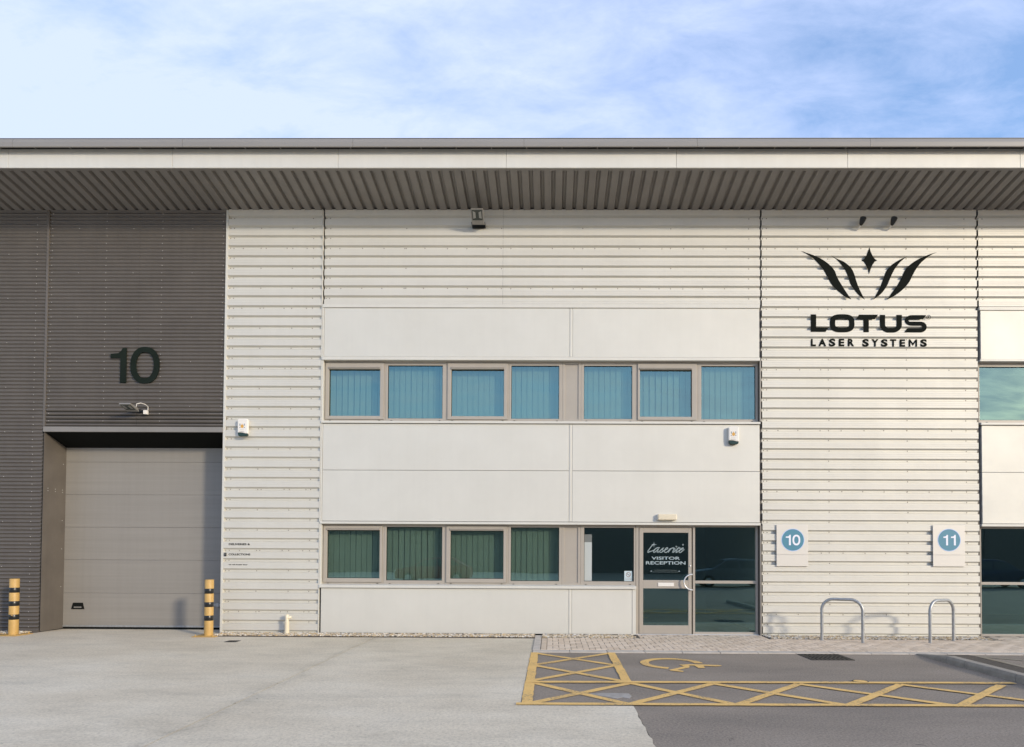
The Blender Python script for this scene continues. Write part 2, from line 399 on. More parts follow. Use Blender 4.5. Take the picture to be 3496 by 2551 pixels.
def gravel_material():
    m, nd, lk, b = material('pebbles', (0.4, 0.35, 0.28), 0.8)
    tc = N(nd, 'TexCoord'); v = N(nd, 'TexVoronoi', Scale=24.0); lk.new(tc.outputs['Object'], v.inputs['Vector'])
    sp = N(nd, 'SeparateXYZ'); lk.new(v.outputs['Color'], sp.inputs[0])
    c = ramp(nd, [(0.0, (0.16, 0.13, 0.10)), (0.25, (0.42, 0.36, 0.27)), (0.5, (0.55, 0.40, 0.20)), (0.75, (0.62, 0.56, 0.46)), (1.0, (0.72, 0.70, 0.66))])
    lk.new(sp.outputs[0], c.inputs[0]); lk.new(c.outputs[0], b.inputs['Base Color']); return m
M_GRAVEL = gravel_material()

# ------------------------------------------------------------------ ground
o = build('ground', MB().slab([(-300,-300),(300,-300),(300,300),(-300,300)], -0.5, -0.004), M_ASPH); struct(o, 'grey asphalt ground of the estate')
o = build('parking_bay', MB().slab([(-0.32,-2.30),(-0.32,-6.10),(0.905,-6.10),(0.90,-60),(60,-60),(60,-2.30)], -0.2, 0.0), M_ASPH); struct(o, 'grey asphalt of the accessible parking bay')
yard_root = build('concrete_yard', MB().slab([(-60,-0.41),(-60,-60),(0.890,-60),(0.895,-6.112),(-0.330,-6.112),(-0.330,-0.53),(-6.60,-0.41)], -0.2, -0.001), M_SAND)
struct(yard_root, 'pale concrete yard in front of the roller door')
build('concrete_slab', MB().slab([(-60,-0.40),(-60,-60),(-3.426,-60),(-3.426,-0.462),(-6.60,-0.40),(-6.69,-0.02),(-6.69,0.75),(-10.40,0.75),(-10.40,-0.05),(-10.60,-0.35)], -0.2, 0.004), M_CONC, yard_root)
build('concrete_slab', MB().slab([(-3.414,-0.462),(-3.414,-60),(0.897,-60),(0.897,-14.0)]+[(0.90+random.uniform(-0.012,0.012), -14.0+0.13*k) for k in range(1, 60)]+[(0.902,-6.106),(-0.323,-6.106),(-0.323,-2.30),(-0.305,-2.28),(-0.305,-0.52)], -0.2, 0.0045), M_CONC, yard_root)
# worn corner of concrete showing inside the hatched zone
pw = build('concrete_patch', MB().slab([(0.44,-5.50),(0.62,-5.44),(0.93,-5.46),(0.945,-5.62),(0.90,-5.74),(0.83,-5.68),(0.76,-5.74),(0.60,-5.62)], 0.0, 0.003), M_CONCW); struct(pw, 'worn pale corner of concrete within the yellow hatching')

# pavement of blocks
pav = build('pavement', MB().slab([(-0.17,-2.06),(-0.17,-0.10),(1.75,-0.10),(1.75,0.40),(4.25,0.40),(4.25,-0.06),(8.66,-0.06),(8.66,0.40),(14.0,0.40),(14.0,-2.06)], -0.2, 0.012), M_SAND)
struct(pav, 'buff block paving along the foot of the building')
def in_pave(x, y):
    if x < -0.17 or x > 14.0 or y < -2.06: return False
    if y < -0.53: return True
    if 1.75 < x < 4.25 and y < 0.10: return True
    if 8.75 < x < 14 and y < 0.10: return True
    return False
pl, pwid, g = 0.2096, 0.1048, 0.009
cells = []
def paver_rect(x0, x1, y0, y1):
    cx, cy = (x0+x1)/2, (y0+y1)/2
    y0 = max(y0, -2.055)
    if y0 < -0.535 < y1 and not (in_pave(x0+.01, y1-.01) and in_pave(x1-.01, y1-.01)): y1 = -0.535
    if x0 < 1.755 < x1 and y1 > -0.53: x0 = 1.755
    if x0 < 4.245 < x1 and y1 > -0.53: x1 = 4.245
    if x1-x0 < 0.03 or y1-y0 < 0.03: return
    if all(in_pave(px, py) for px, py in ((x0+.01,y0+.01),(x1-.01,y0+.01),(x0+.01,y1-.01),(x1-.01,y1-.01))): cells.append((x0, x1, y0, y1))
# two straight courses beside the edging, then herringbone
for c in range(1):
    y = -2.055
    while y < -0.6:
        paver_rect(-0.165+c*pwid, -0.165+(c+1)*pwid, y, y+pl); y += pl
x_s = -0.165+pwid
u = pwid
occupied = set()
for i in range(-4, 150):
    for j in range(-4, 40):
        # 90 degree herringbone on a unit grid of half-blocks
        k = (i - j) % 4
        if k == 0 and i >= -1: paver_rect(max(x_s, x_s+i*u), x_s+(i+2)*u, -2.055+j*u, -2.055+(j+1)*u)
        if k == 3: paver_rect(x_s+i*u, x_s+(i+1)*u, -2.055+j*u, -2.055+(j+2)*u) if i >= 0 else None
# cut blocks that fill the toothed edges
def paver_mesh(lx, ly):
    b = MB(); h0, h1, c = -0.02, 0.0, 0.004
    x, y = lx/2-g/2, ly/2-g/2
    vs = [(-x,-y,h0),(x,-y,h0),(x,y,h0),(-x,y,h0),(-x,-y,h1-c),(x,-y,h1-c),(x,y,h1-c),(-x,y,h1-c),(-x+c,-y+c,h1),(x-c,-y+c,h1),(x-c,y-c,h1),(-x+c,y-c,h1)]
    fs = [(0,1,5,4),(1,2,6,5),(2,3,7,6),(3,0,4,7),(4,5,9,8),(5,6,10,9),(6,7,11,10),(7,4,8,11),(8,9,10,11)]
    return b.add(vs, fs)
cells.sort(key=lambda q: math.hypot((q[0]+q[1])/2, (q[2]+q[3])/2+13.2))
shared = {}
rest = MB()
for n, (x0, x1, y0, y1) in enumerate(cells):
    lx, ly = round(x1-x0, 4), round(y1-y0, 4)
    loc = ((x0+x1)/2, (y0+y1)/2, 0.022+random.uniform(-0.0015, 0.0015))
    if n < 300:
        if (lx, ly) not in shared: shared[(lx, ly)] = paver_mesh(lx, ly).mesh('paver'); shared[(lx, ly)].materials.append(M_PAVER)
        p = bpy.data.objects.new('paver', shared[(lx, ly)]); COL.objects.link(p); p.parent = pav; p.location = loc
        p.rotation_euler = (random.uniform(-0.006, 0.006), random.uniform(-0.006, 0.006), random.uniform(-0.008, 0.008))
    else:
        m = paver_mesh(lx, ly); m.v = [(a+loc[0], b_+loc[1], c+loc[2]) for a, b_, c in m.v]; rest.add(m.v, m.f)
def paver_far_material():
    m = M_PAVER.copy(); m.name = 'buff_paver_far'; nd, lk = m.node_tree.nodes, m.node_tree.links
    gi = N(nd, 'NewGeometry'); rp = [x for x in nd if x.bl_idname == 'ShaderNodeValToRGB'][0]
    for l in list(rp.inputs[0].links): lk.remove(l)
    lk.new(gi.outputs['Random Per Island'], rp.inputs[0]); return m
stuff(build('paver', rest, paver_far_material(), pav))
# flush edging stones along the bay, and one row across at the yard
edge = thing('edging', 'flush pale concrete edging between block paving and asphalt', 'kerb'); edge['kind'] = 'structure'; del edge['category']
x = -0.30
while x < 14:
    build('edging_stone', MB().box(x+0.004, x+0.623, -2.295, -2.064, -0.1, 0.017+random.uniform(-0.002, 0.002)), M_EDGE, edge, bevel=0.006); x += 0.627
y = -2.05
for ln in (0.64, 0.64, 0.66):
    build('edging_stone', MB().box(-0.302, -0.172, y+0.004, y+ln-0.004, -0.1, 0.019), M_EDGE, edge, bevel=0.006); y += ln
# pebble strips at the foot of the walls
def pebbles(label, x0, x1, y0, y1, n, seed):
    rnd = random.Random(seed); mb = MB()
    for _ in range(n):
        px, py = rnd.uniform(x0, x1), rnd.uniform(y0, y1); r = rnd.uniform(0.010, 0.024)
        a = rnd.uniform(0, 6.28); fl = rnd.uniform(0.5, 0.9); el = rnd.uniform(1.0, 1.5)
        vs = []
        for kx, ky, kz in ((1,0,0),(0,1,0),(-1,0,0),(0,-1,0),(.55,.55,.75),(-.55,.55,.75),(-.55,-.55,.75),(.55,-.55,.75),(0,0,-0.7)):
            j = rnd.uniform(0.8, 1.2); X, Y = kx*el*r*j, ky*r*j
            vs.append((px+X*math.cos(a)-Y*math.sin(a), py+X*math.sin(a)+Y*math.cos(a), 0.012+r*0.5+kz*r*fl*j))
        mb.add(vs, [(4,5,6,7),(0,1,4),(1,5,4),(1,2,5),(2,6,5),(2,3,6),(3,7,6),(3,0,7),(0,4,7),(0,8,1),(1,8,2),(2,8,3),(3,8,0)])
    o = build('pebble_strip', mb, M_GRAVEL); tag(o, label, 'gravel', kind='stuff')
pebbles('mixed buff pebbles along the foot of the wall beside the concrete yard', -6.62, -0.32, -0.46, -0.02, 5200, 1)
pebbles('mixed buff pebbles between the low panel and the block paving by the entrance', -0.15, 1.66, -0.50, -0.03, 1700, 2)
pebbles('mixed buff pebbles under the wall behind the bicycle stands', 4.30, 8.62, -0.50, -0.03, 3600, 3)
pebbles('mixed buff pebbles at the foot of the dark wall by the left bollard', -15.0, -10.50, -0.36, -0.02, 3400, 4)
for nm, (x0, x1, y0, y1) in {'a': (-6.62,-0.31,-0.50,0.0), 'b': (-0.17,1.74,-0.53,0.0), 'c': (4.26,8.65,-0.53,0.0), 'd': (-15.0,-10.42,-0.36,0.0)}.items():
    struct(build('gravel_bed', MB().slab([(x0,y0),(x1,y0),(x1,y1),(x0,y1)], -0.1, 0.010 if nm == 'a' else 0.0145), M_SAND), 'dark soil under the pebbles')

# yellow hatching and wheelchair symbol (each stroke laid a millimetre above the last)
mz = [0.007]
def stroke(mb, a, b_, w):
    a, b_ = Vector(a), Vector(b_); d = (b_-a).normalized(); n = Vector((-d.y, d.x))*w/2
    z = mz[0]; mz[0] += 0.0006
    n_seg = max(2, int((b_-a).length/0.12)); L = []; Rr = []
    for i in range(n_seg+1):
        t = a.lerp(b_, i/n_seg); L.append(t+n*(1+random.uniform(-.10,.10))); Rr.append(t-n*(1+random.uniform(-.10,.10)))
    vs = [(p.x,p.y,z) for p in Rr]+[(p.x,p.y,z) for p in L]; k = n_seg+1
    mb.add(vs, [(i, i+1, k+i+1, k+i) for i in range(n_seg)])
hz = MB()
for a, b_ in (((-0.26,-2.38),(0.99,-3.54)),((0.99,-2.36),(-0.26,-3.56)),((-0.26,-3.56),(0.98,-4.78)),((0.98,-3.54),(-0.26,-4.76))): stroke(hz, a, b_, 0.105)
stroke(hz, (-0.26,-2.34), (-0.255,-6.05), 0.125)
stroke(hz, (1.015,-2.31), (0.985,-4.86), 0.125)
o = build('bay_marking', hz, M_LINE); struct(o, 'yellow criss-cross hatching beside the accessible bay')
mz[0] = 0.0062
hs = MB()
top = [-0.22, 1.02, 2.07, 3.16, 4.45, 5.72, 7.0]; bot = [-0.25, 0.87, 2.05, 3.26, 4.46, 5.75, 7.0]
for i in range(5):
    stroke(hs, (top[i],-4.86), (bot[i+1],-6.04), 0.108); stroke(hs, (bot[i],-6.04), (top[i+1],-4.86), 0.108)
stroke(hs, (-0.31,-4.84), (5.98,-4.72), 0.115)
stroke(hs, (-0.37,-6.06), (7.2,-5.99), 0.105)
o = build('bay_marking', hs, M_LINE); struct(o, 'long yellow zigzag hatched strip across the rear of the accessible bay')
wcm = MB(); z = 0.0065
nseg = 40; out = []; inn = []
for i in range(nseg+1):
    t = R(2 + (252-2)*i/nseg)
    rx, ry = 0.475, 0.50; cx, cy = 1.835, -3.33
    w = 0.13
    out.append((cx+rx*math.cos(t), cy+ry*math.sin(t))); inn.append((cx+(rx-w)*math.cos(t), cy+(ry-w)*math.sin(t)))
wcm.add([(x, y, z) for x, y in out]+[(x, y, z) for x, y in inn], [(i, i+1, nseg+2+i, nseg+1+i) for i in range(nseg)])
A = [(1.92,-3.45),(2.07,-3.41),(2.28,-3.43),(2.50,-3.46),(2.545,-3.50),(2.50,-3.56),(2.42,-3.585),(2.25,-3.53),(2.05,-3.515),(2.05,-3.57),(2.02,-3.69),(1.80,-3.90),(1.885,-3.98),(1.85,-4.05),(1.70,-3.95),(1.69,-3.90),(1.91,-3.66),(1.96,-3.60)]
B = [(2.13,-3.52),(2.26,-3.525),(2.245,-3.72),(2.145,-3.735)]
for i, P in enumerate((A, B)):
    wcm.add([(x, y, z+0.0007*(i+1)) for x, y in P], [tuple(range(len(P)))[::-1]])
o = build('bay_marking', wcm, M_LINE); struct(o, 'yellow painted wheelchair symbol in the bay')

# kerb between the two bays: dropped at the wall end
kerb = thing('kerb', 'raised grey concrete kerb running out from the paving at right', 'kerb'); kerb['kind'] = 'structure'; del kerb['category']
ky = [-2.20,-3.11,-3.55,-4.60,-5.52,-6.43,-7.35,-8.26,-9.18]
for i in range(len(ky)-1):
    y0, y1 = ky[i]-0.003, ky[i+1]+0.003
    h0 = 0.008 if i == 0 else 0.105
    h1 = 0.105
    x0, x1 = 6.08, 6.235
    mb = MB()
    prof = lambda h: [(x0, -0.1), (x0+0.004, h*0.6), (x0+0.022, h), (x1, h), (x1, -0.1)]
    a, c = prof(h0), prof(h1)
    mb.add([(x, y0, zz) for x, zz in a]+[(x, y1, zz) for x, zz in c], [(0,1,2,3,4),(9,8,7,6,5)]+[(k, k+5, (k+1)%5+5, (k+1)%5) for k in range(5)])
    build('kerb_stone', mb, M_KERB, kerb, bevel=0.008)
struct(build('tarmac_strip', MB().slab([(6.24,-2.30),(6.94,-2.30),(6.98,-9.2),(6.24,-9.2)], 0.0, 0.004), M_ASPHD), 'dark tarmac strip on the far side of the kerb')
fm = MB(); mz[0] = 0.006
stroke(fm, (7.0,-2.36), (7.04,-6.0), 0.10)
for k in range(3):
    stroke(fm, (7.05,-2.5-1.15*k), (8.3,-3.65-1.15*k), 0.09); stroke(fm, (8.3,-2.5-1.15*k), (7.05,-3.65-1.15*k), 0.09)
stroke(fm, (8.32,-2.36), (8.34,-6.0), 0.10)
o = build('bay_marking', fm, M_LINEF); struct(o, 'faded hatch lines in the next bay beyond the kerb')

# gully grating, small drain, round cover
def grating(name, label, cx, cy, sx, sy, nx, ny):
    t = thing(name, label, 'drain', (cx, cy, 0))
    fb = 0.03 if sx > 0.4 else 0.015
    mb = MB(); mb.box(-sx/2, sx/2, -sy/2, -sy/2+fb, -0.03, 0.010); mb.box(-sx/2, sx/2, sy/2-fb, sy/2, -0.03, 0.010)
    mb.box(-sx/2, -sx/2+fb, -sy/2+fb, sy/2-fb, -0.03, 0.010); mb.box(sx/2-fb, sx/2, -sy/2+fb, sy/2-fb, -0.03, 0.010)
    build('frame', mb, M_IRON, t)
    build('pit', MB().box(-sx/2+fb, sx/2-fb, -sy/2+fb, sy/2-fb, -0.03, 0.006), M_GASKET_SHADE, t)
    iw = sx-2*fb
    for i in range(nx):
        x = -sx/2+fb+(i+0.5)*iw/nx
        build('grate_bar', MB().box(x-iw/nx*0.24, x+iw/nx*0.24, -sy/2+fb, sy/2-fb, 0.0, 0.0105), M_IRON, t)
    for j in range(ny):
        y = -sy/2+fb+(j+1)*(sy-2*fb)/(ny+1)
        build('cross_bar', MB().box(-sx/2+fb, sx/2-fb, y-0.011, y+0.011, 0.0, 0.0085), M_IRON, t)
    return t
grating('gully_grating', 'large black iron gully grating in the asphalt by the paving', 4.435, -2.63, 0.67, 0.60, 9, 3)
grating('yard_drain', 'small black square drain in the concrete yard by the right bollard', -5.87, -1.18, 0.21, 0.21, 4, 1)
t = thing('valve_cover', 'small round valve cover set in the yellow line', 'drain cover', (4.03,-4.67,0))
build('rim', MB().lathe([(0.10,-0.01),(0.10,0.0130),(0.09,0.0138),(0.086,0.010)], n=28), M_IRON, t, smooth=40)
build('lid', MB().lathe([(0.083,-0.01),(0.083,0.0130),(0.078,0.0134)], n=28), M_LINE, t, smooth=40)

# ------------------------------------------------------------------ the building
bld = thing('warehouse_building', 'pale and dark grey metal clad industrial unit with overhanging roof', 'building')
XA, XB, XC, XD, XE, XR, XL = -10.39, -6.69, -4.70, 4.265, 8.665, 14.0, -15.0
EAVE = 8.70

def extrude_profile(prof, x0, x1):
    """profile [(y, z)] run along X as one sheet with a 1 mm return"""
    n = len(prof); vs = [(x0, y, z) for y, z in prof]+[(x1, y, z) for y, z in prof]
    return MB().add(vs, [(i, i+n, i+n+1, i+1) for i in range(n-1)])
def trapezoid_profile(z0, z1, ph=0.062, pitch=0.2077, d=0.046, yf=0.0):
    """wide crests with narrow troughs; crest face at yf, trough at yf + d. Listed from bottom to top"""
    pts = []
    n = int((z0-ph)/pitch)-2
    while ph+n*pitch < z1+pitch:
        zd = ph+n*pitch
        for dz, y in ((-0.070, 0.0), (-0.063, d), (-0.061, d+0.006), (-0.053, d+0.006), (-0.051, d), (-0.014, d), (0.015, 0.0), (0.052, 0.0), (0.055, 0.0022), (0.060, 0.0022), (0.063, 0.0), (0.090, 0.0), (0.093, 0.0022), (0.098, 0.0022), (0.101, 0.0)):
            pts.append((yf+y, zd+dz))
        n += 1
    return clip_profile(pts, z0, z1)
def clip_profile(pts, z0, z1):
    out = []
    for (ya, za), (yb, zb) in zip(pts, pts[1:]):
        if zb <= z0 or za >= z1: continue
        if za < z0: t = (z0-za)/(zb-za); ya, za = ya+(yb-ya)*t, z0
        if zb > z1: t = (z1-za)/(zb-za); yb, zb = ya+(yb-ya)*t, z1
        if not out: out.append((ya, za))
        out.append((yb, zb))
    return out
def sine_profile(z0, z1, pitch=0.0766, a=0.016, yf=0.020):
    n = int((z1-z0)/pitch*10); return [(yf+a*math.cos(2*math.pi*((z0+(z1-z0)*i/n))/pitch), z0+(z1-z0)*i/n) for i in range(n+1)]
def light_sheet(x0, x1, z0, z1): return build('cladding_sheet', extrude_profile(trapezoid_profile(z0, z1), x0, x1), M_CLAD, bld)
def dark_sheet(x0, x1, z0, z1): return build('dark_cladding_sheet', extrude_profile(sine_profile(z0, z1), x0, x1), M_DARK, bld, smooth=60)
def screws(name, pts, r, mat, parent, depth=0.007):
    mb = MB()
    for x, y, z in pts:
        vs = [(x+r*math.cos(k*math.pi/3), y, z+r*math.sin(k*math.pi/3)) for k in range(6)]
        vs += [(x+0.6*r*math.cos(k*math.pi/3), y-depth, z+0.6*r*math.sin(k*math.pi/3)) for k in range(6)]
        mb.add(vs, [(k, (k+1)%6, 6+(k+1)%6, 6+k) for k in range(6)]+[tuple(range(6, 12))])
    return stuff(build(name, mb, mat, parent))
# light sheets
light_sheet(XB+0.03, XC-0.02, 0.03, EAVE+0.05)
light_sheet(XC+0.03, -1.006, 6.75, EAVE+0.05)
light_sheet(-1.003, XD-0.014, 6.75, EAVE+0.05)
light_sheet(XD+0.020, XE-0.014, 0.03, EAVE+0.05)
light_sheet(XE+0.022, XR, 6.72, EAVE+0.05)
# dark sheets
dark_sheet(XL, XA-0.035, 0.05, EAVE+0.05)
dark_sheet(XA+0.02, -8.50, 4.21, EAVE+0.05)
dark_sheet(-8.497, XB-0.02, 4.21, EAVE+0.05)
# screws
pts = []
def trough_z(n): return 0.062+0.2077*n-0.031
for x0, x1, z0, z1, mids, step in ((XB+.03, XC-.02, .03, 8.6, (-6.0,-5.35), 3), (XC+.03, XD-.03, 6.8, 8.66, (-3.0,-1.04,0.63,2.44), 2), (XD+.03, XE-.035, .03, 8.66, (5.65,7.24), 3), (XE+.03, XR, 6.8, 8.66, (10.2,12.0), 3)):
    k = 0
    for n in range(0, 43):
        z = trough_z(n)
        if not z0 < z < z1: continue
        xs = [x0+0.025, x0+0.10, x1-0.20]
        if n % 2 == 0 or x0 == XD+.03: xs += list(mids)
        if n % (2*step) == 2 or n == 0:
            q = x0+0.3
            while q < x1-0.3: xs.append(q+random.uniform(-.03,.03)); q += 0.44
        pts += [(x+random.uniform(-.006,.006), 0.0458, z+random.uniform(-.004,.004)) for x in xs]
screws('screws', pts, 0.012, M_SCREW_L, bld)
pts = []
for cols, z0, n in (((-10.30, -9.18, -8.02, -6.76), 4.30, 57), ((-14.2, -12.0, -10.62), 0.12, 112)):
    for i in range(0, n, 2):
        z = z0+0.0766*i
        zc = round(z/0.0766+0.5)*0.0766-0.0383
        for cx in cols: pts.append((cx+random.uniform(-.008,.008)+(0.0), 0.0036, zc))
        if (i//2) % 6 == 2:
            for cx in ((-9.75,-8.62,-7.4) if z0 > 4 else (-13.1,-11.2)): pts.append((cx, 0.0036, zc))
screws('bright_screws', pts, 0.008, M_SCREW_D, bld)

# lining behind the skins keeps the inside dark
lin = MB()
lin.box(XL, XA-0.01, 0.06, 0.30, 0, 8.9); lin.box(XA-0.01, XB+0.02, 0.06, 0.62, 4.57, 8.9); lin.box(XB+0.02, XC, 0.06, 0.62, 0, 8.9)
for a, b_, c0 in ((XC, XD, None), (XE, XR, None)):
    lin.box(a, b_, 0.10, 0.30, 2.262, 4.35); lin.box(a, b_, 0.10, 0.30, 5.612, 8.9)
lin.box(XC, 1.70, 0.10, 0.30, 0, 1.005)
lin.box(XD, XE, 0.06, 0.30, 0, 8.9)
lin.box(XL, XR, 9.0, 9.2, 0, 8.9); lin.box(XL-0.2, XL, 0.06, 9.2, 0, 8.9); lin.box(XR, XR+0.2, 0.06, 9.2, 0, 8.9)
build('lining', lin, M_BACK, bld)
# rooms behind the glass
rm = MB(); rm.box(XC+0.01, XR, 5.0, 5.05, 0.05, 2.60); rm.box(XC+0.01, XR, 5.0, 5.05, 3.6, 6.2); rm.box(XC-0.1, XC+0.008, 0.62, 5.0, 0.0, 6.2)
rm.box(XD+0.05, XD+0.15, 0.31, 5.0, 0.05, 2.60); rm.box(XD+0.05, XD+0.15, 0.31, 5.0, 3.6, 6.2)
rm.box(0.36, 0.46, 0.31, 5.0, 0.05, 2.6); rm.box(0.36, 0.46, 0.31, 5.0, 3.6, 6.2)
build('interior_wall', rm, M_ROOM, bld)
build('interior_floor', MB().box(XC+0.01, XR, 0.16, 5.0, -0.05, 0.02).box(XC+0.01, XR, 0.31, 5.0, 3.45, 3.55), M_CARPET, bld)
build('interior_ceiling', MB().box(XC+0.01, XR, 0.31, 5.0, 2.62, 2.70).box(XC+0.01, XR, 0.31, 5.0, 6.22, 6.30), M_CEIL, bld)
# vertical trims
build('corner_trim', MB().box(XB-0.018, XB+0.028, -0.004, 0.06, 0.02, EAVE), M_TRIM, bld, bevel=0.003)
build('corner_trim', MB().box(XC-0.018, XC-0.002, 0.0, 0.10, 0.02, EAVE), M_TRIM, bld, bevel=0.002)
build('corner_trim', MB().box(XC+0.002, XC+0.030, 0.006, 0.10, 0.96, 6.745), M_TRIM, bld, bevel=0.003)
build('joint_trim', MB().box(XA-0.033, XA+0.016, 0.002, 0.05, 4.215, EAVE), M_DARKFLAT, bld, bevel=0.003)
build('joint_recess', MB().box(XD-0.024, XD+0.030, 0.056, 0.098, 0.02, EAVE), M_DARKFLAT, bld)
build('joint_recess', MB().box(XE-0.030, XE+0.034, 0.056, 0.098, 0.02, EAVE), M_DARKFLAT, bld)
build('base_trim', MB().box(XB+0.03, XC-0.02, -0.012, 0.05, 0.0, 0.03), M_TRIM, bld); build('base_trim', MB().box(XD+0.03, XE-0.035, -0.012, 0.05, 0.0, 0.03), M_TRIM, bld)
build('base_trim', MB().box(XL, XA-0.035, 0.0, 0.05, 0.0, 0.05), M_DARKFLAT, bld)

# flat panels
def panel(x0, x1, z0, z1): return build('wall_panel', MB().box(x0, x1, 0.014, 0.095, z0, z1), M_PANEL, bld, bevel=0.004)
for x0, x1 in ((XC+0.036, 0.356), (0.434, XD-0.03)):
    panel(x0, x1, 5.670, 6.674); panel(x0, x1, 3.3435, 4.290); panel(x0, x1, 2.302, 3.3365)
panel(XC+0.036, 0.356, 0.03, 0.935); panel(0.434, 1.652, 0.03, 0.935)
panel(XE+0.06, XR, 5.640, 6.640); panel(XE+0.06, XR, 3.3435, 4.290); panel(XE+0.06, XR, 2.302, 3.3365)
for z0, z1 in ((5.672, 6.672), (2.304, 4.288), (0.032, 0.933)):
    build('joint_cover', MB().box(0.358, 0.432, 0.020, 0.09, z0, z1).box(0.378, 0.412, 0.010, 0.02, z0, z1), M_TRIM, bld, bevel=0.002)
build('panel_end_trim', MB().box(1.656, 1.728, 0.006, 0.09, 0.02, 0.942), M_TRIM, bld, bevel=0.003)
build('base_strip', MB().box(XC+0.03, 1.728, 0.020, 0.09, 0.0, 0.026), M_GASKET_SHADE, bld)
# flashings: top drip, window heads, sills
for x0, x1, dz in ((XC+0.004, XD-0.022, 0.0), (XE+0.03, XR, -0.035)):
    build('panel_top_flashing', MB().box(x0, x1, -0.006, 0.09, 6.680+dz, 6.748+dz), M_TRIM, bld, bevel=0.003)
    build('head_flashing', MB().box(x0, x1, -0.014, 0.11, 5.596, 5.660 if dz == 0 else 5.632), M_TRIM, bld, bevel=0.003)
    build('head_flashing', MB().box(x0, x1, -0.014, 0.11, 2.243, 2.292), M_TRIM, bld, bevel=0.003)
    for z0, z1, xe in (((4.300, 4.366, x1)), ((0.944, 1.020, 1.73))):
        if dz and z0 < 2: continue
        yb = 0.12
        vs = [(x0, -0.022, z0), (xe, -0.022, z0), (xe, yb, z0), (x0, yb, z0), (x0, -0.022, z1-0.022), (xe, -0.022, z1-0.022), (xe, yb, z1), (x0, yb, z1)]
        build('sill', MB().add(vs, [(0,3,2,1),(4,5,6,7),(0,1,5,4),(1,2,6,5),(2,3,7,6),(3,0,4,7)]), M_TRIM, bld, bevel=0.003)

# windows: frame, opening sash, pane, trickle vent, drainage caps
YF0, YF1, YG = 0.105, 0.175, 0.145
def window(x0, x1, z0, z1, glass, sash=False, vent=False, name='window'):
    gx0, gx1, gz0, gz1 = glass
    if sash:
        w = build(name, MB().frame(x0, x1, z0, z1, (0.03, 0.03, 0.035, 0.035), YF0, YF1), M_FRAME, bld, bevel=0.003)
        s = build('sash', MB().frame(x0+0.032, x1-0.032, z0+0.037, z1-0.037, (gx0-x0-0.032, x1-0.032-gx1, gz0-z0-0.037, z1-0.037-gz1), YF0-0.022, YF1-0.01), M_FRAME, w, bevel=0.004)
    else:
        w = build(name, MB().frame(x0, x1, z0, z1, (gx0-x0, x1-gx1, gz0-z0, z1-gz1), YF0, YF1), M_FRAME, bld, bevel=0.003)
    build('gasket', MB().frame(gx0, gx1, gz0, gz1, (0.008,)*4, YG-0.012, YG+0.02), M_GASKET_SHADE, w)
    build('pane', MB().box(gx0+0.006, gx1-0.006, YG, YG+0.012, gz0+0.006, gz1-0.006), M_GLASS, w)
    if vent:
        for k in range(2):
            build('trickle_vent', MB().box(gx0-0.004, gx1+0.004, YF0-0.046, YF0-0.022, gz1+0.006+k*0.022, gz1+0.021+k*0.022), M_FRAME, w, bevel=0.003)
    for q in (0.1, 0.9):
        xx = x0+(x1-x0)*q
        build('drain_cap', MB().box(xx-0.016, xx+0.016, YF0-0.008, YF0, z0+0.010, z0+0.019), M_GASKET_SHADE, w)
    return w
edges = [-4.682, -3.413, -2.168, -0.867, 0.227, 0.607, 1.735, 3.005, 4.235]
lo_g = [(-4.579,-3.498), (-3.367,-2.2215), (-2.052,-0.964), (-0.817,0.1714), None, (0.683,1.698)]
up_g = [(-4.579,-3.523), (-3.369,-2.2397), (-2.059,-0.974), (-0.827,0.158), None, (0.667,1.659), (1.813,2.878), (3.075,4.185)]
sash_i = {0, 2, 6}
def blind(z0, z1, x0, x1, label, gap=0):
    """vertical louvre blind hung behind one window"""
    t = thing('vertical_blind', label, 'blind', ((x0+x1)/2, 0.27, z0), group='vertical blinds behind the office windows')
    W = x1-x0
    build('headrail', MB().box(-W/2, W/2, -0.02, 0.02, z1-z0-0.03, z1-z0), M_PLASTIC, t)
    n = round(W/0.119); H = z1-z0-0.05
    rnd = random.Random(label)
    me = MB().box(-0.0530, 0.0530, -0.0012, 0.0012, 0.0, H).mesh('slat'); me.materials.append(M_BLIND)
    for i in range(n):
        s = bpy.data.objects.new('slat', me); COL.objects.link(s); s.parent = t
        s.location = (-W/2+(i+0.5)*W/n, rnd.uniform(-0.002, 0.002), 0.012); s.rotation_euler = (0, rnd.uniform(-0.004, 0.004), R(3+rnd.uniform(-2.5, 2.5)))
    return t
ordn = ['leftmost', 'second', 'third', 'fourth', '', 'fifth', 'sixth', 'rightmost']
bl_lo = ['vertical blind in the leftmost ground floor window beside the ribbed white wall', 'vertical blind in the second ground floor window from the left', 'vertical blind in the third ground floor window from the left', 'vertical blind in the fourth ground floor window, left of the blank infill panel']
bl_up = ['vertical blind in the leftmost upstairs window', 'vertical blind in the second upstairs window from the left', 'vertical blind in the third upstairs window from the left', 'vertical blind in the fourth upstairs window, left of the blank infill panel', '', 'vertical blind in the upstairs window just right of the blank infill panel', 'vertical blind in the second upstairs window from the right', 'vertical blind in the rightmost upstairs window of the row of seven']
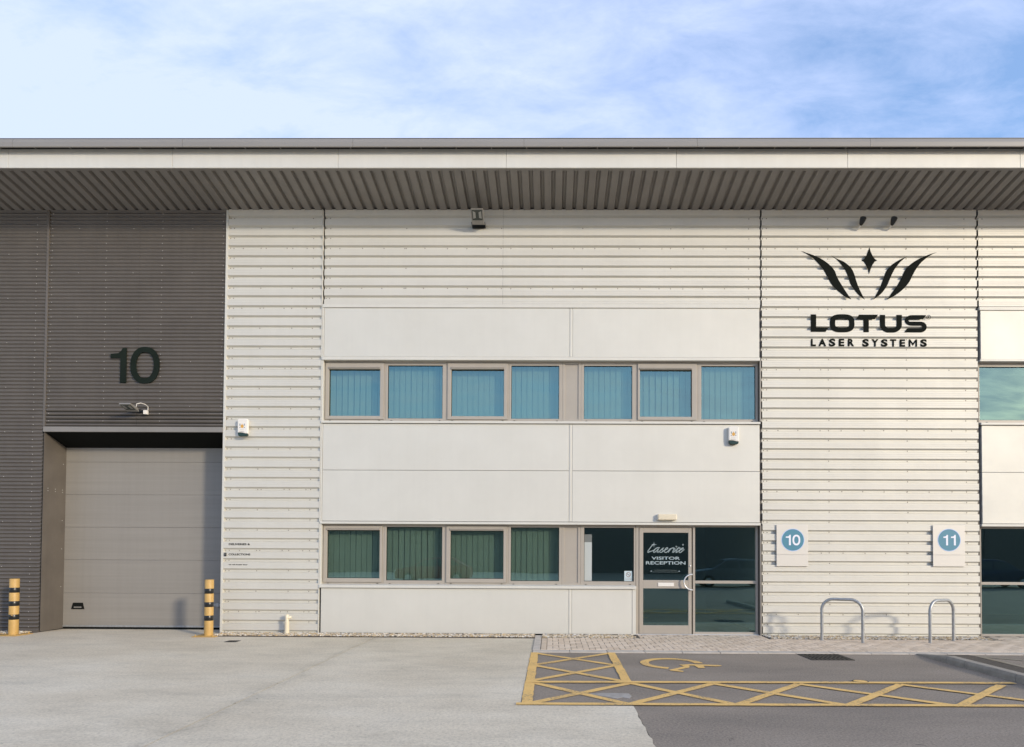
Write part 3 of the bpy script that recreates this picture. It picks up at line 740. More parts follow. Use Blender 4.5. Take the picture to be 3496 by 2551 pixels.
for i, gl in enumerate(up_g):
    x0, x1 = edges[i]+0.0015, edges[i+1]-0.0015
    if gl is None:
        p = build('infill_panel', MB().frame(x0, x1, 4.362, 5.597, (0.05,)*4, YF0, YF1), M_FRAME, bld, bevel=0.003)
        build('infill_board', MB().box(x0+0.05, x1-0.05, YF0+0.018, YF1, 4.412, 5.547), M_FRAME, p); continue
    s = i in sash_i
    window(x0, x1, 4.362, 5.597, (gl[0], gl[1], 4.466 if s else 4.420, 5.432 if s else 5.518), s, s)
    blind(4.40, 5.58, gl[0]-0.03, gl[1]+0.03, bl_up[i])
for i, gl in enumerate(lo_g):
    x0, x1 = edges[i]+0.0015, edges[i+1]-0.0015
    if gl is None:
        p = build('infill_panel', MB().frame(x0, x1, 1.016, 2.244, (0.05,)*4, YF0, YF1), M_FRAME, bld, bevel=0.003)
        build('infill_board', MB().box(x0+0.05, x1-0.05, YF0+0.018, YF1, 1.066, 2.194), M_FRAME, p); continue
    s = i in sash_i
    window(x0, x1, 1.016, 2.244, (gl[0], gl[1], 1.134 if s else 1.093, 2.115 if s else 2.188), s, s)
    if i < 4: blind(1.06, 2.23, gl[0]-0.03, gl[1]+0.03, bl_lo[i])
# far right bay glazing
window(XE+0.035, 10.6, 4.362, 5.597, (XE+0.085, 10.55, 4.420, 5.518)); window(10.605, 12.6, 4.362, 5.597, (10.655, 12.55, 4.420, 5.518)); window(12.605, XR, 4.362, 5.597, (12.655, XR-0.05, 4.420, 5.518))
for x0, x1 in ((XE+0.035, 10.6), (10.605, 12.6), (12.605, XR)):
    w = build('glazed_screen', MB().frame(x0, x1, 0.015, 2.244, (0.05, 0.05, 0.05, 0.04), YF0, YF1).box(x0+0.05, x1-0.05, YF0, YF1, 1.062, 1.118), M_FRAME, bld, bevel=0.003)
    build('pane', MB().box(x0+0.046, x1-0.046, YG, YG+0.012, 0.061, 1.066), M_GLASS, w); build('pane', MB().box(x0+0.046, x1-0.046, YG, YG+0.012, 1.114, 2.208), M_GLASS, w)
# window reveal cheeks
build('reveal_cheek', MB().box(XD-0.022, XD-0.005, 0.0, 0.175, 0.0, 2.243), M_FRAME, bld); build('reveal_cheek', MB().box(XD-0.022, XD-0.005, 0.0, 0.175, 4.366, 5.596), M_FRAME, bld)
build('reveal_cheek', MB().box(XC+0.0, XC+0.016, 0.02, 0.175, 1.02, 2.243), M_FRAME, bld); build('reveal_cheek', MB().box(XC+0.0, XC+0.016, 0.02, 0.175, 4.366, 5.596), M_FRAME, bld)

# entrance door and side screen
scr = build('glazed_screen', MB().frame(2.90, 4.225, 0.015, 2.244, (0.045, 0.045, 0.06, 0.035), YF0, YF1).box(2.945, 4.18, YF0, YF1, 1.060, 1.118).box(1.74, 1.80, YF0, YF1, 0.015, 2.244).box(1.80, 2.90, YF0, YF1, 2.195, 2.244), M_FRAME, bld, bevel=0.003)
build('pane', MB().box(2.941, 4.184, YG, YG+0.012, 0.071, 1.064), M_GLASS, scr); build('pane', MB().box(2.941, 4.184, YG, YG+0.012, 1.114, 2.213), M_GLASS, scr)
build('threshold', MB().box(1.74, 4.23, 0.06, 0.18, 0.0, 0.030), M_STEELW, scr, bevel=0.004)
door = build('door', MB().frame(1.806, 2.872, 0.034, 2.188, (0.080, 0.066, 0.172, 0.096), YF0-0.012, YF0+0.045).box(1.886, 2.806, YF0-0.012, YF0+0.045, 0.955, 1.125), M_FRAME, bld, bevel=0.004)
build('pane', MB().box(1.880, 2.812, YF0+0.010, YF0+0.022, 0.20, 0.962), M_GLASS, door); build('pane', MB().box(1.880, 2.812, YF0+0.010, YF0+0.022, 1.118, 2.096), M_GLASS, door)
arc = [(2.868+0.165*math.cos(R(90+180*i/24)), YF0-0.085, 1.088+0.157*math.sin(R(90+180*i/24))) for i in range(25)]
build('handle', MB().tube([(2.868, YF0-0.01, 1.245)]+arc+[(2.868, YF0-0.01, 0.931)], 0.0145, 12), M_STEELW, door, smooth=50)
build('letter_plate', MB().box(2.188, 2.512, YF0-0.024, YF0-0.010, 0.998, 1.072), M_PLASTIC, door, bevel=0.004)
build('lock', MB().lathe([(0.016, -0.02), (0.016, 0.012), (0.010, 0.016)], n=16).xform(Matrix.Translation((2.845, YF0-0.014, 1.415)) @ Matrix.Rotation(R(90), 4, 'X')), M_STEELW, door, smooth=40)

# roller door in its recess
rd = build('roller_door', MB().box(XA-0.05, XB+0.3, 0.66, 0.70, 0.0, 4.56), M_BACK, bld)
zs = [0.052, 0.770, 1.478, 2.174, 2.871, 3.570, 4.27, 4.55]
for a, b_ in zip(zs, zs[1:]):
    build('door_panel', MB().box(XA-0.02, XB+0.25, 0.630, 0.66, a+0.0015, b_-0.0015), M_DOORP, rd, bevel=0.003)
build('bottom_seal', MB().box(XA-0.02, XB+0.25, 0.634, 0.658, 0.003, 0.045), M_GASKET_SHADE, rd)
build('bottom_rail', MB().box(XA-0.02, XB+0.25, 0.622, 0.640, 0.050, 0.085), M_GALV, rd, bevel=0.003)
hd = build('door_handle', MB().prism([(-10.215,0.425),(-9.93,0.425),(-9.965,0.563),(-10.175,0.563)], 0.618, 0.632), M_GASKET_SHADE, rd, bevel=0.006)
build('grip', MB().box(-10.15, -9.99, 0.610, 0.622, 0.455, 0.480), M_LAMPBODY, hd, bevel=0.004)
build('slide_bolt', MB().box(-7.20, -6.80, 0.600, 0.632, 0.50, 0.555).box(-7.10, -7.04, 0.59, 0.63, 0.485, 0.57), M_GALV, rd, bevel=0.004)
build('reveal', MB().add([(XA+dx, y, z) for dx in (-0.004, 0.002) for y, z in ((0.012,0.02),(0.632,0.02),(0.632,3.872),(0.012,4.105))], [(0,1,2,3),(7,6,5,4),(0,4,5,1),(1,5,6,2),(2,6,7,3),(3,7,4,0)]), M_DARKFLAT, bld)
build('reveal_head', MB().add([(XA, 0.032, 4.103), (XB+.03, 0.032, 4.103), (XB+.03, 0.626, 3.874), (XA, 0.626, 3.874), (XA, 0.032, 4.56), (XB+.03, 0.032, 4.56), (XB+.03, 0.626, 4.56), (XA, 0.626, 4.56)], [(0,3,2,1),(4,5,6,7),(0,1,5,4),(1,2,6,5),(2,3,7,6),(3,0,4,7)]), M_GASKET_SHADE, bld)  # lintel underside, its deep shade put into the black colour
build('lintel_flashing', MB().box(XA-0.01, XB-0.02, -0.014, 0.03, 4.102, 4.208), M_LINTEL, bld, bevel=0.003)
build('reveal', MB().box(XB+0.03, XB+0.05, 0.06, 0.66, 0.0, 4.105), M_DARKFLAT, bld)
pts = [(XA-0.004, 0.16+0.16*k, 2.95) for k in range(3)]
mb = MB()
for k in range(3):
    for dz in (0, 0.05):
        mb.box(XA-0.006, XA+0.004, 0.13+0.20*k, 0.145+0.20*k, 2.90+dz, 2.915+dz)
for z in (0.9, 1.7, 2.3, 3.5): mb.box(XA-0.006, XA+0.004, 0.54, 0.555, z, z+0.015)
stuff(build('bright_screws', mb, M_SCREW_D, bld))

# overhanging eaves: ribbed soffit, edge strip, fascia, gutter, roof
SL = 0.158
sof = MB(); pit = 0.2146; prof = []
x = -15.03-0.0
k0 = round((x-0.021)/pit)
for k in range(k0, k0+137):
    c = 0.021+k*pit
    prof += [(c-0.043, 0.0), (c-0.019, 0.062), (c+0.019, 0.062), (c+0.043, 0.0)]
n = len(prof)
vs = [(px, 0.06, EAVE-0.06*SL+pz) for px, pz in prof]+[(px, -1.095, EAVE+1.095*SL+pz) for px, pz in prof]
build('soffit', MB().add(vs, [(i, i+1, n+i+1, n+i) for i in range(n-1)]), M_SOFF, bld)
mb = MB(); zz = EAVE+1.095*SL
mb.add([(XL-.2, -1.09, zz-0.004), (XR+.2, -1.09, zz-0.004), (XR+.2, -1.155, zz+0.006), (XL-.2, -1.155, zz+0.006), (XL-.2, -1.09, zz+0.05), (XR+.2, -1.09, zz+0.05), (XR+.2, -1.155, zz+0.05), (XL-.2, -1.155, zz+0.05)], [(0,1,2,3),(4,7,6,5),(0,4,5,1),(1,5,6,2),(2,6,7,3),(3,7,4,0)])
build('soffit_edge', mb, M_SOFF, bld)
build('soffit_closer', MB().box(XL-.2, XR+.2, 0.045, 0.10, EAVE-0.02, EAVE+0.2), M_BACK, bld)
fx = [-16.5, -13.40, -10.25, -7.14, -4.02, -0.865, 2.315, 5.502, 8.70, 11.88, 15.0]
for a, b_ in zip(fx, fx[1:]):
    build('fascia', MB().box(a+0.0025, b_-0.0025, -1.185, -1.158, 8.868, 9.225), M_TRIM, bld, bevel=0.004)
gx = [-16.5, -13.24, -10.06, -6.88, -3.705, -0.527, 2.68, 5.86, 9.04, 12.2, 15.4]
gp = [(-1.300, 9.36), (-1.300, 9.182), (-1.318, 9.178), (-1.325, 9.19), (-1.325, 9.27), (-1.310, 9.335), (-1.27, 9.365), (-1.10, 9.365)]
for a, b_ in zip(gx, gx[1:]):
    nn = len(gp); vs = [(a+0.002, y, z) for y, z in gp]+[(b_-0.002, y, z) for y, z in gp]
    build('gutter', MB().add(vs, [(i, i+1, nn+i+1, nn+i) for i in range(nn-1)]+[tuple(range(nn))[::-1], tuple(range(nn, 2*nn))]), M_GUTTER, bld)
build('gutter_back', MB().box(XL-.3, XR+.3, -1.30, -1.10, 9.345, 9.355).box(XL-.3, XR+.3, -1.156, -1.15, 9.0, 9.345), M_BACK, bld)
pts = []; q = -15.0
mb = MB()
while q < 14.5:
    mb.box(q-0.008, q+0.008, -1.30, -1.165, 9.222, 9.232); q += 0.66
stuff(build('gutter_screws', mb, M_GUTTER, bld))
mb = MB(); mb.add([(XL-.3, -1.14, 9.24), (XR+.3, -1.14, 9.24), (XR+.3, 9.2, 9.24-9.0*0.02), (XL-.3, 9.2, 9.24-9.0*0.02), (XL-.3, -1.14, 9.34), (XR+.3, -1.14, 9.34), (XR+.3, 9.2, 9.16), (XL-.3, 9.2, 9.16)], [(0,3,2,1),(4,5,6,7),(0,1,5,4),(1,2,6,5),(2,3,7,6),(3,0,4,7)])
build('roof', mb, M_GUTTER, bld)

# ------------------------------------------------------------------ lettering helpers
def text_mesh(body, bold=0.0, extrude=0.0, shear=0.0):
    cu = bpy.data.curves.new('lettering', 'FONT'); cu.body = body; cu.size = 1.0; cu.offset = bold; cu.extrude = extrude; cu.shear = shear; cu.resolution_u = 4
    ob = bpy.data.objects.new('lettering_tmp', cu); COL.objects.link(ob)
    dg = bpy.context.evaluated_depsgraph_get(); dg.update()
    me = bpy.data.meshes.new_from_object(ob.evaluated_get(dg))
    bpy.data.objects.remove(ob); bpy.data.curves.remove(cu)
    return me
def fit_text(name, body, x0, x1, z0, z1, y, mat, parent, bold=0.0, depth=0.0, shear=0.0):
    """letters fitted to the box x0..x1, z0..z1 on the plane y, facing -Y"""
    me = text_mesh(body, bold, 0.5 if depth else 0.0, shear)
    xs = [v.co.x for v in me.vertices]; ys = [v.co.y for v in me.vertices]
    ax, bx, ay, by = min(xs), max(xs), min(ys), max(ys)
    for v in me.vertices:
        X = x0+(v.co.x-ax)/(bx-ax)*(x1-x0); Z = z0+(v.co.y-ay)/(by-ay)*(z1-z0)
        v.co = (X, y-v.co.z*depth, Z)
    me.name = name; me.materials.clear()
    return link(name, me, mat, parent)
def ellipse(cx, cz, rx, rz, n=48, p=2.0):
    out = []
    for i in range(n):
        t = 2*math.pi*i/n; c, s = math.cos(t), math.sin(t)
        out.append((cx+rx*math.copysign(abs(c)**(2/p), c), cz+rz*math.copysign(abs(s)**(2/p), s)))
    return out
def digit_one(x0, x1, z0, z1, sw):
    h = z1-z0; w = x1-x0
    return [(x1-sw, z0), (x1, z0), (x1, z1), (x1-sw*0.62, z1), (x1-sw*0.95, z1-h*0.10), (x1-sw*1.35, z1-h*0.15), (x0, z1-h*0.17), (x0, z1-h*0.295), (x1-sw, z1-h*0.295)]

# big "10" on the dark wall
t = thing('unit_number', 'large dark number 10 on the dark ribbed wall above the roller door', 'sign', (-8.5, 0, 5.1))
L = Matrix.Translation((8.5, 0, -5.1))
build('numeral_one', MB().prism(digit_one(-9.04, -8.715, 5.112, 5.832, 0.122), -0.016, 0.008).xform(L), M_NUM, t, bevel=0.003)
build('numeral_zero', MB().ring(ellipse(-8.331, 5.477, 0.298, 0.377, 56, 2.25), ellipse(-8.331, 5.477, 0.182, 0.268, 56, 2.2), -0.016, 0.008).xform(L), M_NUM, t, bevel=0.003)

# emblem and lettering on the ribbed white wall
t = thing('company_sign', 'large dark lotus emblem above lettering on the ribbed white wall', 'sign', (6.46, 0, 5.9))
L = Matrix.Translation((-6.46, 0, -5.9))
Y0, Y1 = -0.008, -0.0015
def smooth_poly(a, b_):
    """closed outline through two edges that share their end points, each edge eased by a spline"""
    def cr(P):
        out = []
        for i in range(len(P)-1):
            p0, p1, p2, p3 = P[max(i-1, 0)], P[i], P[i+1], P[min(i+2, len(P)-1)]
            for k in range(4):
                s = k/4
                out.append(tuple(0.5*(2*p1[j]+(p2[j]-p0[j])*s+(2*p0[j]-5*p1[j]+4*p2[j]-p3[j])*s*s+(3*p1[j]-p0[j]-3*p2[j]+p3[j])*s**3) for j in (0, 1)))
        return out+[P[-1]]
    return cr(a)[:-1]+cr(b_)[:-1]
W1 = ([(5.093,7.85),(5.254,7.796),(5.427,7.728),(5.574,7.64),(5.694,7.538),(5.767,7.443),(5.813,7.321),(5.893,7.173),(5.986,7.024),(6.098,6.861)],
      [(6.098,6.861),(5.998,6.902),(5.892,6.983),(5.785,7.078),(5.692,7.186),(5.613,7.335),(5.547,7.457),(5.453,7.579),(5.334,7.701),(5.2,7.796),(5.093,7.85)])
W2 = ([(5.702,7.753),(5.816,7.694),(5.949,7.634),(6.056,7.552),(6.122,7.471),(6.168,7.363),(6.194,7.268),(6.24,7.132),(6.306,6.984),(6.372,6.859)],
      [(6.372,6.859),(6.292,6.916),(6.213,6.997),(6.133,7.105),(6.08,7.2),(6.041,7.322),(5.995,7.437),(5.922,7.552),(5.829,7.661),(5.702,7.753)])
W3 = ([(7.24,7.743),(7.126,7.696),(7.006,7.628),(6.898,7.546),(6.824,7.458),(6.77,7.336),(6.742,7.255),(6.695,7.133),(6.627,6.998),(6.548,6.859)],
      [(6.548,6.859),(6.653,6.93),(6.747,7.025),(6.828,7.147),(6.876,7.255),(6.91,7.336),(6.978,7.472),(7.072,7.601),(7.166,7.689),(7.24,7.743)])
W4 = ([(7.845,7.832),(7.688,7.784),(7.527,7.717),(7.38,7.635),(7.245,7.526),(7.178,7.432),(7.123,7.31),(7.042,7.16),(6.934,7.011),(6.824,6.858)],
      [(6.824,6.858),(6.947,6.917),(7.068,6.998),(7.189,7.107),(7.283,7.228),(7.344,7.35),(7.419,7.486),(7.513,7.608),(7.621,7.703),(7.728,7.778),(7.845,7.832)])
for w in (W1, W2, W3, W4): build('petal', MB().prism(smooth_poly(*w), Y0, Y1).xform(L), M_BLACKSIGN, t)
star = [(6.473,7.937),(6.499,7.838),(6.539,7.749),(6.585,7.688),(6.629,7.663),(6.578,7.634),(6.531,7.566),(6.497,7.485),(6.465,7.386),(6.436,7.492),(6.401,7.573),(6.364,7.634),(6.315,7.664),(6.371,7.702),(6.418,7.77),(6.452,7.865)]
build('star', MB().prism(star, Y0, Y1).xform(L), M_BLACKSIGN, t)
build('letter_l', MB().prism([(5.277,6.549),(5.384,6.549),(5.384,6.282),(5.641,6.282),(5.573,6.194),(5.277,6.194)], Y0, Y1).xform(L), M_BLACKSIGN, t)
build('letter_o', MB().ring(ellipse(5.912,6.369,0.249,0.184,64,2.9), ellipse(5.912,6.369,0.144,0.092,64,3.4), Y0, Y1).xform(L), M_BLACKSIGN, t)
build('letter_t', MB().prism([(6.259,6.545),(6.64,6.545),(6.574,6.453),(6.451,6.453),(6.451,6.189),(6.345,6.189),(6.345,6.453),(6.191,6.453)], Y0, Y1).xform(L), M_BLACKSIGN, t)
def arcpts(cx, cz, rx, rz, a0, a1, n=12): return [(cx+rx*math.cos(R(a0+(a1-a0)*i/n)), cz+rz*math.sin(R(a0+(a1-a0)*i/n))) for i in range(n+1)]
U = [(6.678,6.542)] + arcpts(6.858,6.345,0.180,0.163,180,270) + arcpts(6.941,6.345,0.180,0.163,270,360) + [(7.121,6.542),(7.015,6.542)] + arcpts(6.945,6.342,0.070,0.070,0,-90) + arcpts(6.852,6.342,0.070,0.070,-90,-180) + [(6.782,6.542)]
build('letter_u', MB().prism(U, Y0, Y1).xform(L), M_BLACKSIGN, t)
S = [(7.617,6.538)] + arcpts(7.325,6.430,0.144,0.108,90,270) + [(7.50,6.322)] + arcpts(7.508,6.2955,0.026,0.0265,90,-90) + [(7.235,6.269),(7.168,6.186)] + arcpts(7.500,6.2955,0.124,0.1095,-90,90)[0:] + [(7.285,6.405)] + arcpts(7.283,6.4295,0.026,0.0245,270,90) + [(7.55,6.454)]
build('letter_s', MB().prism(S, Y0, Y1).xform(L), M_BLACKSIGN, t)
build('registered_ring', MB().ring(ellipse(7.666,6.496,0.044,0.044,28), ellipse(7.666,6.496,0.037,0.037,28), Y0+0.002, Y1).xform(L), M_BLACKSIGN, t)
fit_text('registered_letter', 'R', 7.651-6.46, 7.681-6.46, 6.472-5.9, 6.520-5.9, -0.004, M_BLACKSIGN, t, 0.0, 0.004)
for ch, x0, x1, z0, z1 in (('L',5.275,5.376,5.898,6.049),('A',5.429,5.585,5.898,6.049),('S',5.642,5.772,5.895,6.053),('E',5.84,5.952,5.899,6.05),('R',6.024,6.152,5.9,6.051),('S',6.32,6.450,5.891,6.048),('Y',6.5,6.648,5.895,6.045),('S',6.698,6.830,5.891,6.046),('T',6.88,7.004,5.895,6.043),('E',7.073,7.184,5.894,6.042),('S',7.494,7.624,5.890,6.046)):
    fit_text('small_letter', ch, x0-6.46, x1-6.46, z0-5.9, z1-5.9, -0.005, M_BLACKSIGN, t, 0.042, 0.006)

build('small_letter', MB().prism([(7.257-6.46,-0.006),(7.290-6.46,-0.006),(7.290-6.46,0.092),(7.342-6.46,0.012),(7.394-6.46,0.092),(7.394-6.46,-0.006),(7.427-6.46,-0.006),(7.427-6.46,0.142),(7.396-6.46,0.142),(7.342-6.46,0.058),(7.288-6.46,0.142),(7.257-6.46,0.142)], -0.008, -0.002), M_BLACKSIGN, t)

# deliveries notice on the crests of the white wall
t = thing('delivery_notice', 'small black deliveries and collections wording on the ribbed white wall', 'sign', (-6.33, 0, 1.6))
fit_text('wording', 'DELIVERIES &', -0.222, 0.213, 0.196, 0.236, -0.0015, M_BLACKSIGN, t, 0.035)
fit_text('wording', 'COLLECTIONS', -0.223, 0.221, -0.011, 0.029, -0.0015, M_BLACKSIGN, t, 0.035)
fit_text('wording', 'via roll shutter door', -0.220, 0.169, -0.211, -0.186, -0.0015, M_BLACKSIGN, t, 0.03)
t = thing('bell_push', 'tiny black bell push beside the word collections', 'doorbell', (-6.615, 0, 1.607))
build('body', MB().box(-0.021, 0.021, -0.022, -0.001, -0.034, 0.034), M_BLK, t, bevel=0.006)
build('button', MB().lathe([(0.009, -0.003), (0.009, 0.003), (0.006, 0.005)], n=14).xform(Matrix.Translation((0.002,-0.023,0.008)) @ Matrix.Rotation(R(90),4,'X')), M_GREYP, t)

# round number plates
def number_plate(x0, x1, z0, z1, zj, cx, cz, digits, label):
    t = thing('number_plate', label, 'sign', (cx, 0, z0))
    L = Matrix.Translation((-cx, 0, -z0))
    build('plate', MB().box(x0, x1, -0.030, -0.014, zj+0.0015, z1).xform(L), M_SIGNPLATE, t, bevel=0.003)
    build('lower_plate', MB().box(x0, x1, -0.030, -0.014, z0, zj-0.0015).xform(L), M_SIGNPLATE, t, bevel=0.003)
    build('standoff', MB().box(x0+0.08, x0+0.12, -0.014, 0.0, z0+0.05, z1-0.05).box(x1-0.12, x1-0.08, -0.014, 0.0, z0+0.05, z1-0.05).xform(L), M_GALV, t)
    build('rim', MB().ring(ellipse(cx, cz, 0.231, 0.228, 56), ellipse(cx, cz, 0.220, 0.217, 56), -0.0325, -0.0302).xform(L), M_PALEBLUE, t)
    d = build('disc', MB().prism(ellipse(cx, cz, 0.219, 0.216, 56), -0.0318, -0.0302).xform(L), M_TEAL, t)
    for ch, a, b_ in digits:
        if ch == '1': build('numeral', MB().prism(digit_one(a, b_, cz-0.107, cz+0.105, 0.038), -0.0342, -0.0325).xform(L), M_WHITEV, t)
        else: build('numeral', MB().ring(ellipse((a+b_)/2, cz-0.001, (b_-a)/2, 0.108, 40, 2.3), ellipse((a+b_)/2, cz-0.001, (b_-a)/2-0.035, 0.073, 40, 2.2), -0.0342, -0.0325).xform(L), M_WHITEV, t)
number_plate(4.557, 5.193, 1.421, 2.261, 1.653, 4.883, 1.952, [('1', 4.742, 4.842), ('0', 4.875, 5.032)], 'pale number plate with a blue disc reading 10 near the entrance')
number_plate(7.698, 8.337, 1.431, 2.264, 1.663, 8.021, 1.964, [('1', 7.905, 7.996), ('1', 8.058, 8.152)], 'pale number plate with a blue disc reading 11 at right')

# door and window graphics (flat vinyl on the glass), plus a painted lit strip
yv = YF0+0.0085
fit_text('lettering', 'VISITOR', 2.058, 2.640, 1.541, 1.603, yv, M_FROST, door, 0.02)
fit_text('lettering', 'RECEPTION', 1.944, 2.752, 1.442, 1.509, yv, M_FROST, door, 0.02)
fit_text('lettering', 'NO GOODS ACCEPTED AT THIS DOOR', 2.12, 2.575, 1.319, 1.333, yv, M_FROSTD, door)
fit_text('lettering', 'GO TO ROLL SHUTTER DOOR FOR GOODS', 2.082, 2.605, 1.283, 1.297, yv, M_FROSTD, door)
for xx, s in ((2.052, 1), (2.625, -1)):
    build('arrow_mark', MB().prism([(xx-0.018*s, 1.306), (xx+0.006*s, 1.318), (xx+0.018*s, 1.306), (xx+0.004*s, 1.296)], yv-0.0006, yv), M_FROST, door)
# script word as pen strokes
def pen(strokes, w, mat, y):
    mb = MB()
    for st in strokes:
        P = [Vector((a, b_)) for a, b_ in st]; Q = []
        for i in range(len(P)-1):
            p0, p1, p2, p3 = P[max(i-1, 0)], P[i], P[i+1], P[min(i+2, len(P)-1)]
            for k in range(5):
                s = k/5; Q.append(0.5*(2*p1+(p2-p0)*s+(2*p0-5*p1+4*p2-p3)*s*s+(3*p1-p0-3*p2+p3)*s**3))
        Q.append(P[-1]); n = len(Q); nib = Vector((0.6, 0.8))*w/2
        for i in range(n-1):
            d = (Q[i+1]-Q[i]).normalized() if (Q[i+1]-Q[i]).length > 1e-6 else Vector((1, 0))
            nn = Vector((-d.y, d.x))*w/2; z = y-0.00002*i
            mb.add([(Q[i].x-nn.x, z, Q[i].y-nn.y), (Q[i+1].x-nn.x, z, Q[i+1].y-nn.y), (Q[i+1].x+nn.x, z, Q[i+1].y+nn.y), (Q[i].x+nn.x, z, Q[i].y+nn.y)], [(0, 1, 2, 3)])
    return mb
def S_(pts): return [(2.3535+(a-835)*0.0006545, 1.684+(800-b_)*0.000657) for a, b_ in pts]
strokes = [S_([(455,545),(400,580),(330,670),(270,760),(275,795),(340,765),(440,735),(520,670),(600,645),(640,650)]),
           S_([(640,650),(560,650),(480,710),(445,775),(470,795),(540,740),(600,680),(565,760),(570,795),(640,750),(720,680),(760,650)]),
           S_([(760,650),(715,700),(745,740),(700,785),(650,790),(640,770)]), S_([(700,785),(800,720),(880,680),(890,650),(850,650),(800,710),(785,770),(830,795),(900,750),(950,690),(990,670)]),
           S_([(990,670),(950,720),(900,795)]), S_([(930,750),(1000,670),(1080,650),(1060,700)]), S_([(1120,660),(1060,740),(1040,790),(1080,780),(1150,700)]),
           S_([(1250,620),(1180,710),(1140,790),(1180,780),(1260,720)]), S_([(1170,665),(1290,660)]), S_([(1260,720),(1340,690),(1375,660),(1340,650),(1280,710),(1240,770),(1275,795),(1340,750),(1405,695)])]
build('script_word', pen(strokes, 0.020, M_FROSTD, yv), M_FROSTD, door)
build('script_highlight', pen([[(x+0.004, z+0.003) for x, z in s] for s in strokes], 0.007, M_FROST, yv-0.0025), M_FROST, door)
sx, sz = S_([(460, 548)])[0]
build('sparkle', MB().prism([(sx, sz+0.068), (sx+0.006, sz+0.008), (sx+0.062, sz), (sx+0.006, sz-0.006), (sx, sz-0.070), (sx-0.006, sz-0.006), (sx-0.062, sz), (sx-0.006, sz+0.008)], yv-0.0035, yv-0.003), M_FROST, door)
build('dot', MB().prism(ellipse(*S_([(1160, 610)])[0], 0.020, 0.016, 14), yv-0.001, yv), M_FROSTD, door)
build('dot', MB().prism(ellipse(*S_([(1365, 550)])[0], 0.017, 0.017, 14), yv-0.001, yv), M_FROSTD, door)
t = thing('no_smoking_notice', 'small pale no smoking notice in the corner of the window by the door', 'notice', (1.588, YG-0.0015, 1.095))
build('card', MB().box(-0.080, 0.080, -0.001, 0.0, 0.0, 0.212), M_PALECARD, t)
build('ban_ring', MB().ring(ellipse(0.002, 0.138, 0.048, 0.048, 28), ellipse(0.002, 0.138, 0.038, 0.038, 28), -0.0018, -0.0012), M_REDP, t)
build('ban_bar', MB().box(-0.040, 0.040, -0.0016, -0.0011, -0.004, 0.004).xform(Matrix.Translation((0.002, 0, 0.138)) @ Matrix.Rotation(R(45), 4, 'Y')), M_REDP, t)
build('cigarette', MB().box(-0.028, 0.026, -0.0014, -0.0010, -0.005, 0.004).xform(Matrix.Translation((0.002, 0, 0.138))), M_BLUEG, t)
fit_text('wording', 'NO SMOKING', -0.064, 0.066, 0.058, 0.074, -0.0013, M_REDP, t)
fit_text('wording', 'ON PREMISES', -0.064, 0.066, 0.030, 0.046, -0.0013, M_REDP, t)
t = thing('painted_lit_strip', 'added white strip, painted as lit, down the left edge of the window beside the door', 'lit_strip', (0.765, YG-0.0015, 1.102))  # added strip on the pane, brightness of a lit strip put into its colour
build('lit_strip', MB().box(-0.074, 0.078, -0.0008, 0.0, 0.0, 0.79), M_FILM, t)
build('lit_strip_top', MB().box(-0.074, 0.078, -0.0008, 0.0, 0.791, 0.95), M_LITSTRIPG, t)

# ------------------------------------------------------------------ fittings on the walls
def alarm(x, y, z, label):
    t = thing('alarm_box', label, 'alarm box', (x, y, z), group='alarm boxes on the front wall')
    w, h = 0.104, 0.285
    build('back_plate', MB().box(-w+0.01, w-0.01, -0.02, 0.0, -0.05, h-0.02), M_PLASTIC, t, bevel=0.006)
    fr = [(-w, 0.0), (-w*0.5, 0.004), (0, -0.002), (w*0.5, -0.016), (w, -0.020), (w, h-0.03), (w*0.9, h-0.006), (w*0.5, h), (-w*0.5, h), (-w*0.9, h-0.006), (-w, h-0.03)]
    b = build('cover', MB().prism(fr, -0.085, -0.012), M_PLASTIC, t, bevel=0.014)
    le = [(-w*0.98, 0.0), (-w*0.5, 0.002), (0, -0.004), (w*0.5, -0.018), (w*0.96, -0.022), (w*0.92, -0.055), (w*0.6, -0.075), (-w*0.6, -0.075), (-w*0.92, -0.050)]
    build('strobe_lens', MB().prism(le, -0.080, -0.012), M_LENS, t, bevel=0.010)
    build('emblem', MB().prism(ellipse(-0.008, 0.128, 0.031, 0.036, 24), -0.0866, -0.085), M_ORANGE, b)
    build('emblem_crown', MB().prism([(-0.014, 0.160), (-0.002, 0.160), (-0.005, 0.185), (-0.011, 0.185)], -0.0866, -0.085), M_ORANGE, b)
    for sx in (-1, 1):
        for sz in (0.105, 0.150, 0.172):
            build('emblem_square', MB().box(-0.008+sx*0.044-0.010, -0.008+sx*0.044+0.010, -0.0864, -0.085, sz-0.009, sz+0.009), M_BLUEG, b)
    build('text_line', MB().box(-0.065, 0.035, -0.0862, -0.085, 0.022, 0.032), M_GREYP, b)
    build('text_line', MB().box(-0.060, 0.030, -0.0862, -0.085, 0.066, 0.071), M_GREYP, b)
    return t
alarm(-6.268, 0.0, 4.082, 'white alarm box on the ribbed wall left of the windows')
alarm(3.692, 0.014, 3.955, 'white alarm box on the smooth panel above the entrance')
t = thing('bulkhead_light', 'cream bulkhead light on the panel above the entrance door', 'light', (2.35, 0.014, 2.34))
build('base', MB().box(-0.196, 0.196, -0.03, 0.0, 0.004, 0.122), M_PLASTIC, t, bevel=0.008)
build('diffuser', MB().prism([(-0.192, 0.0), (0.192, 0.0), (0.192, 0.125), (-0.192, 0.125)], -0.090, -0.030), M_CREAM, t, bevel=0.022)
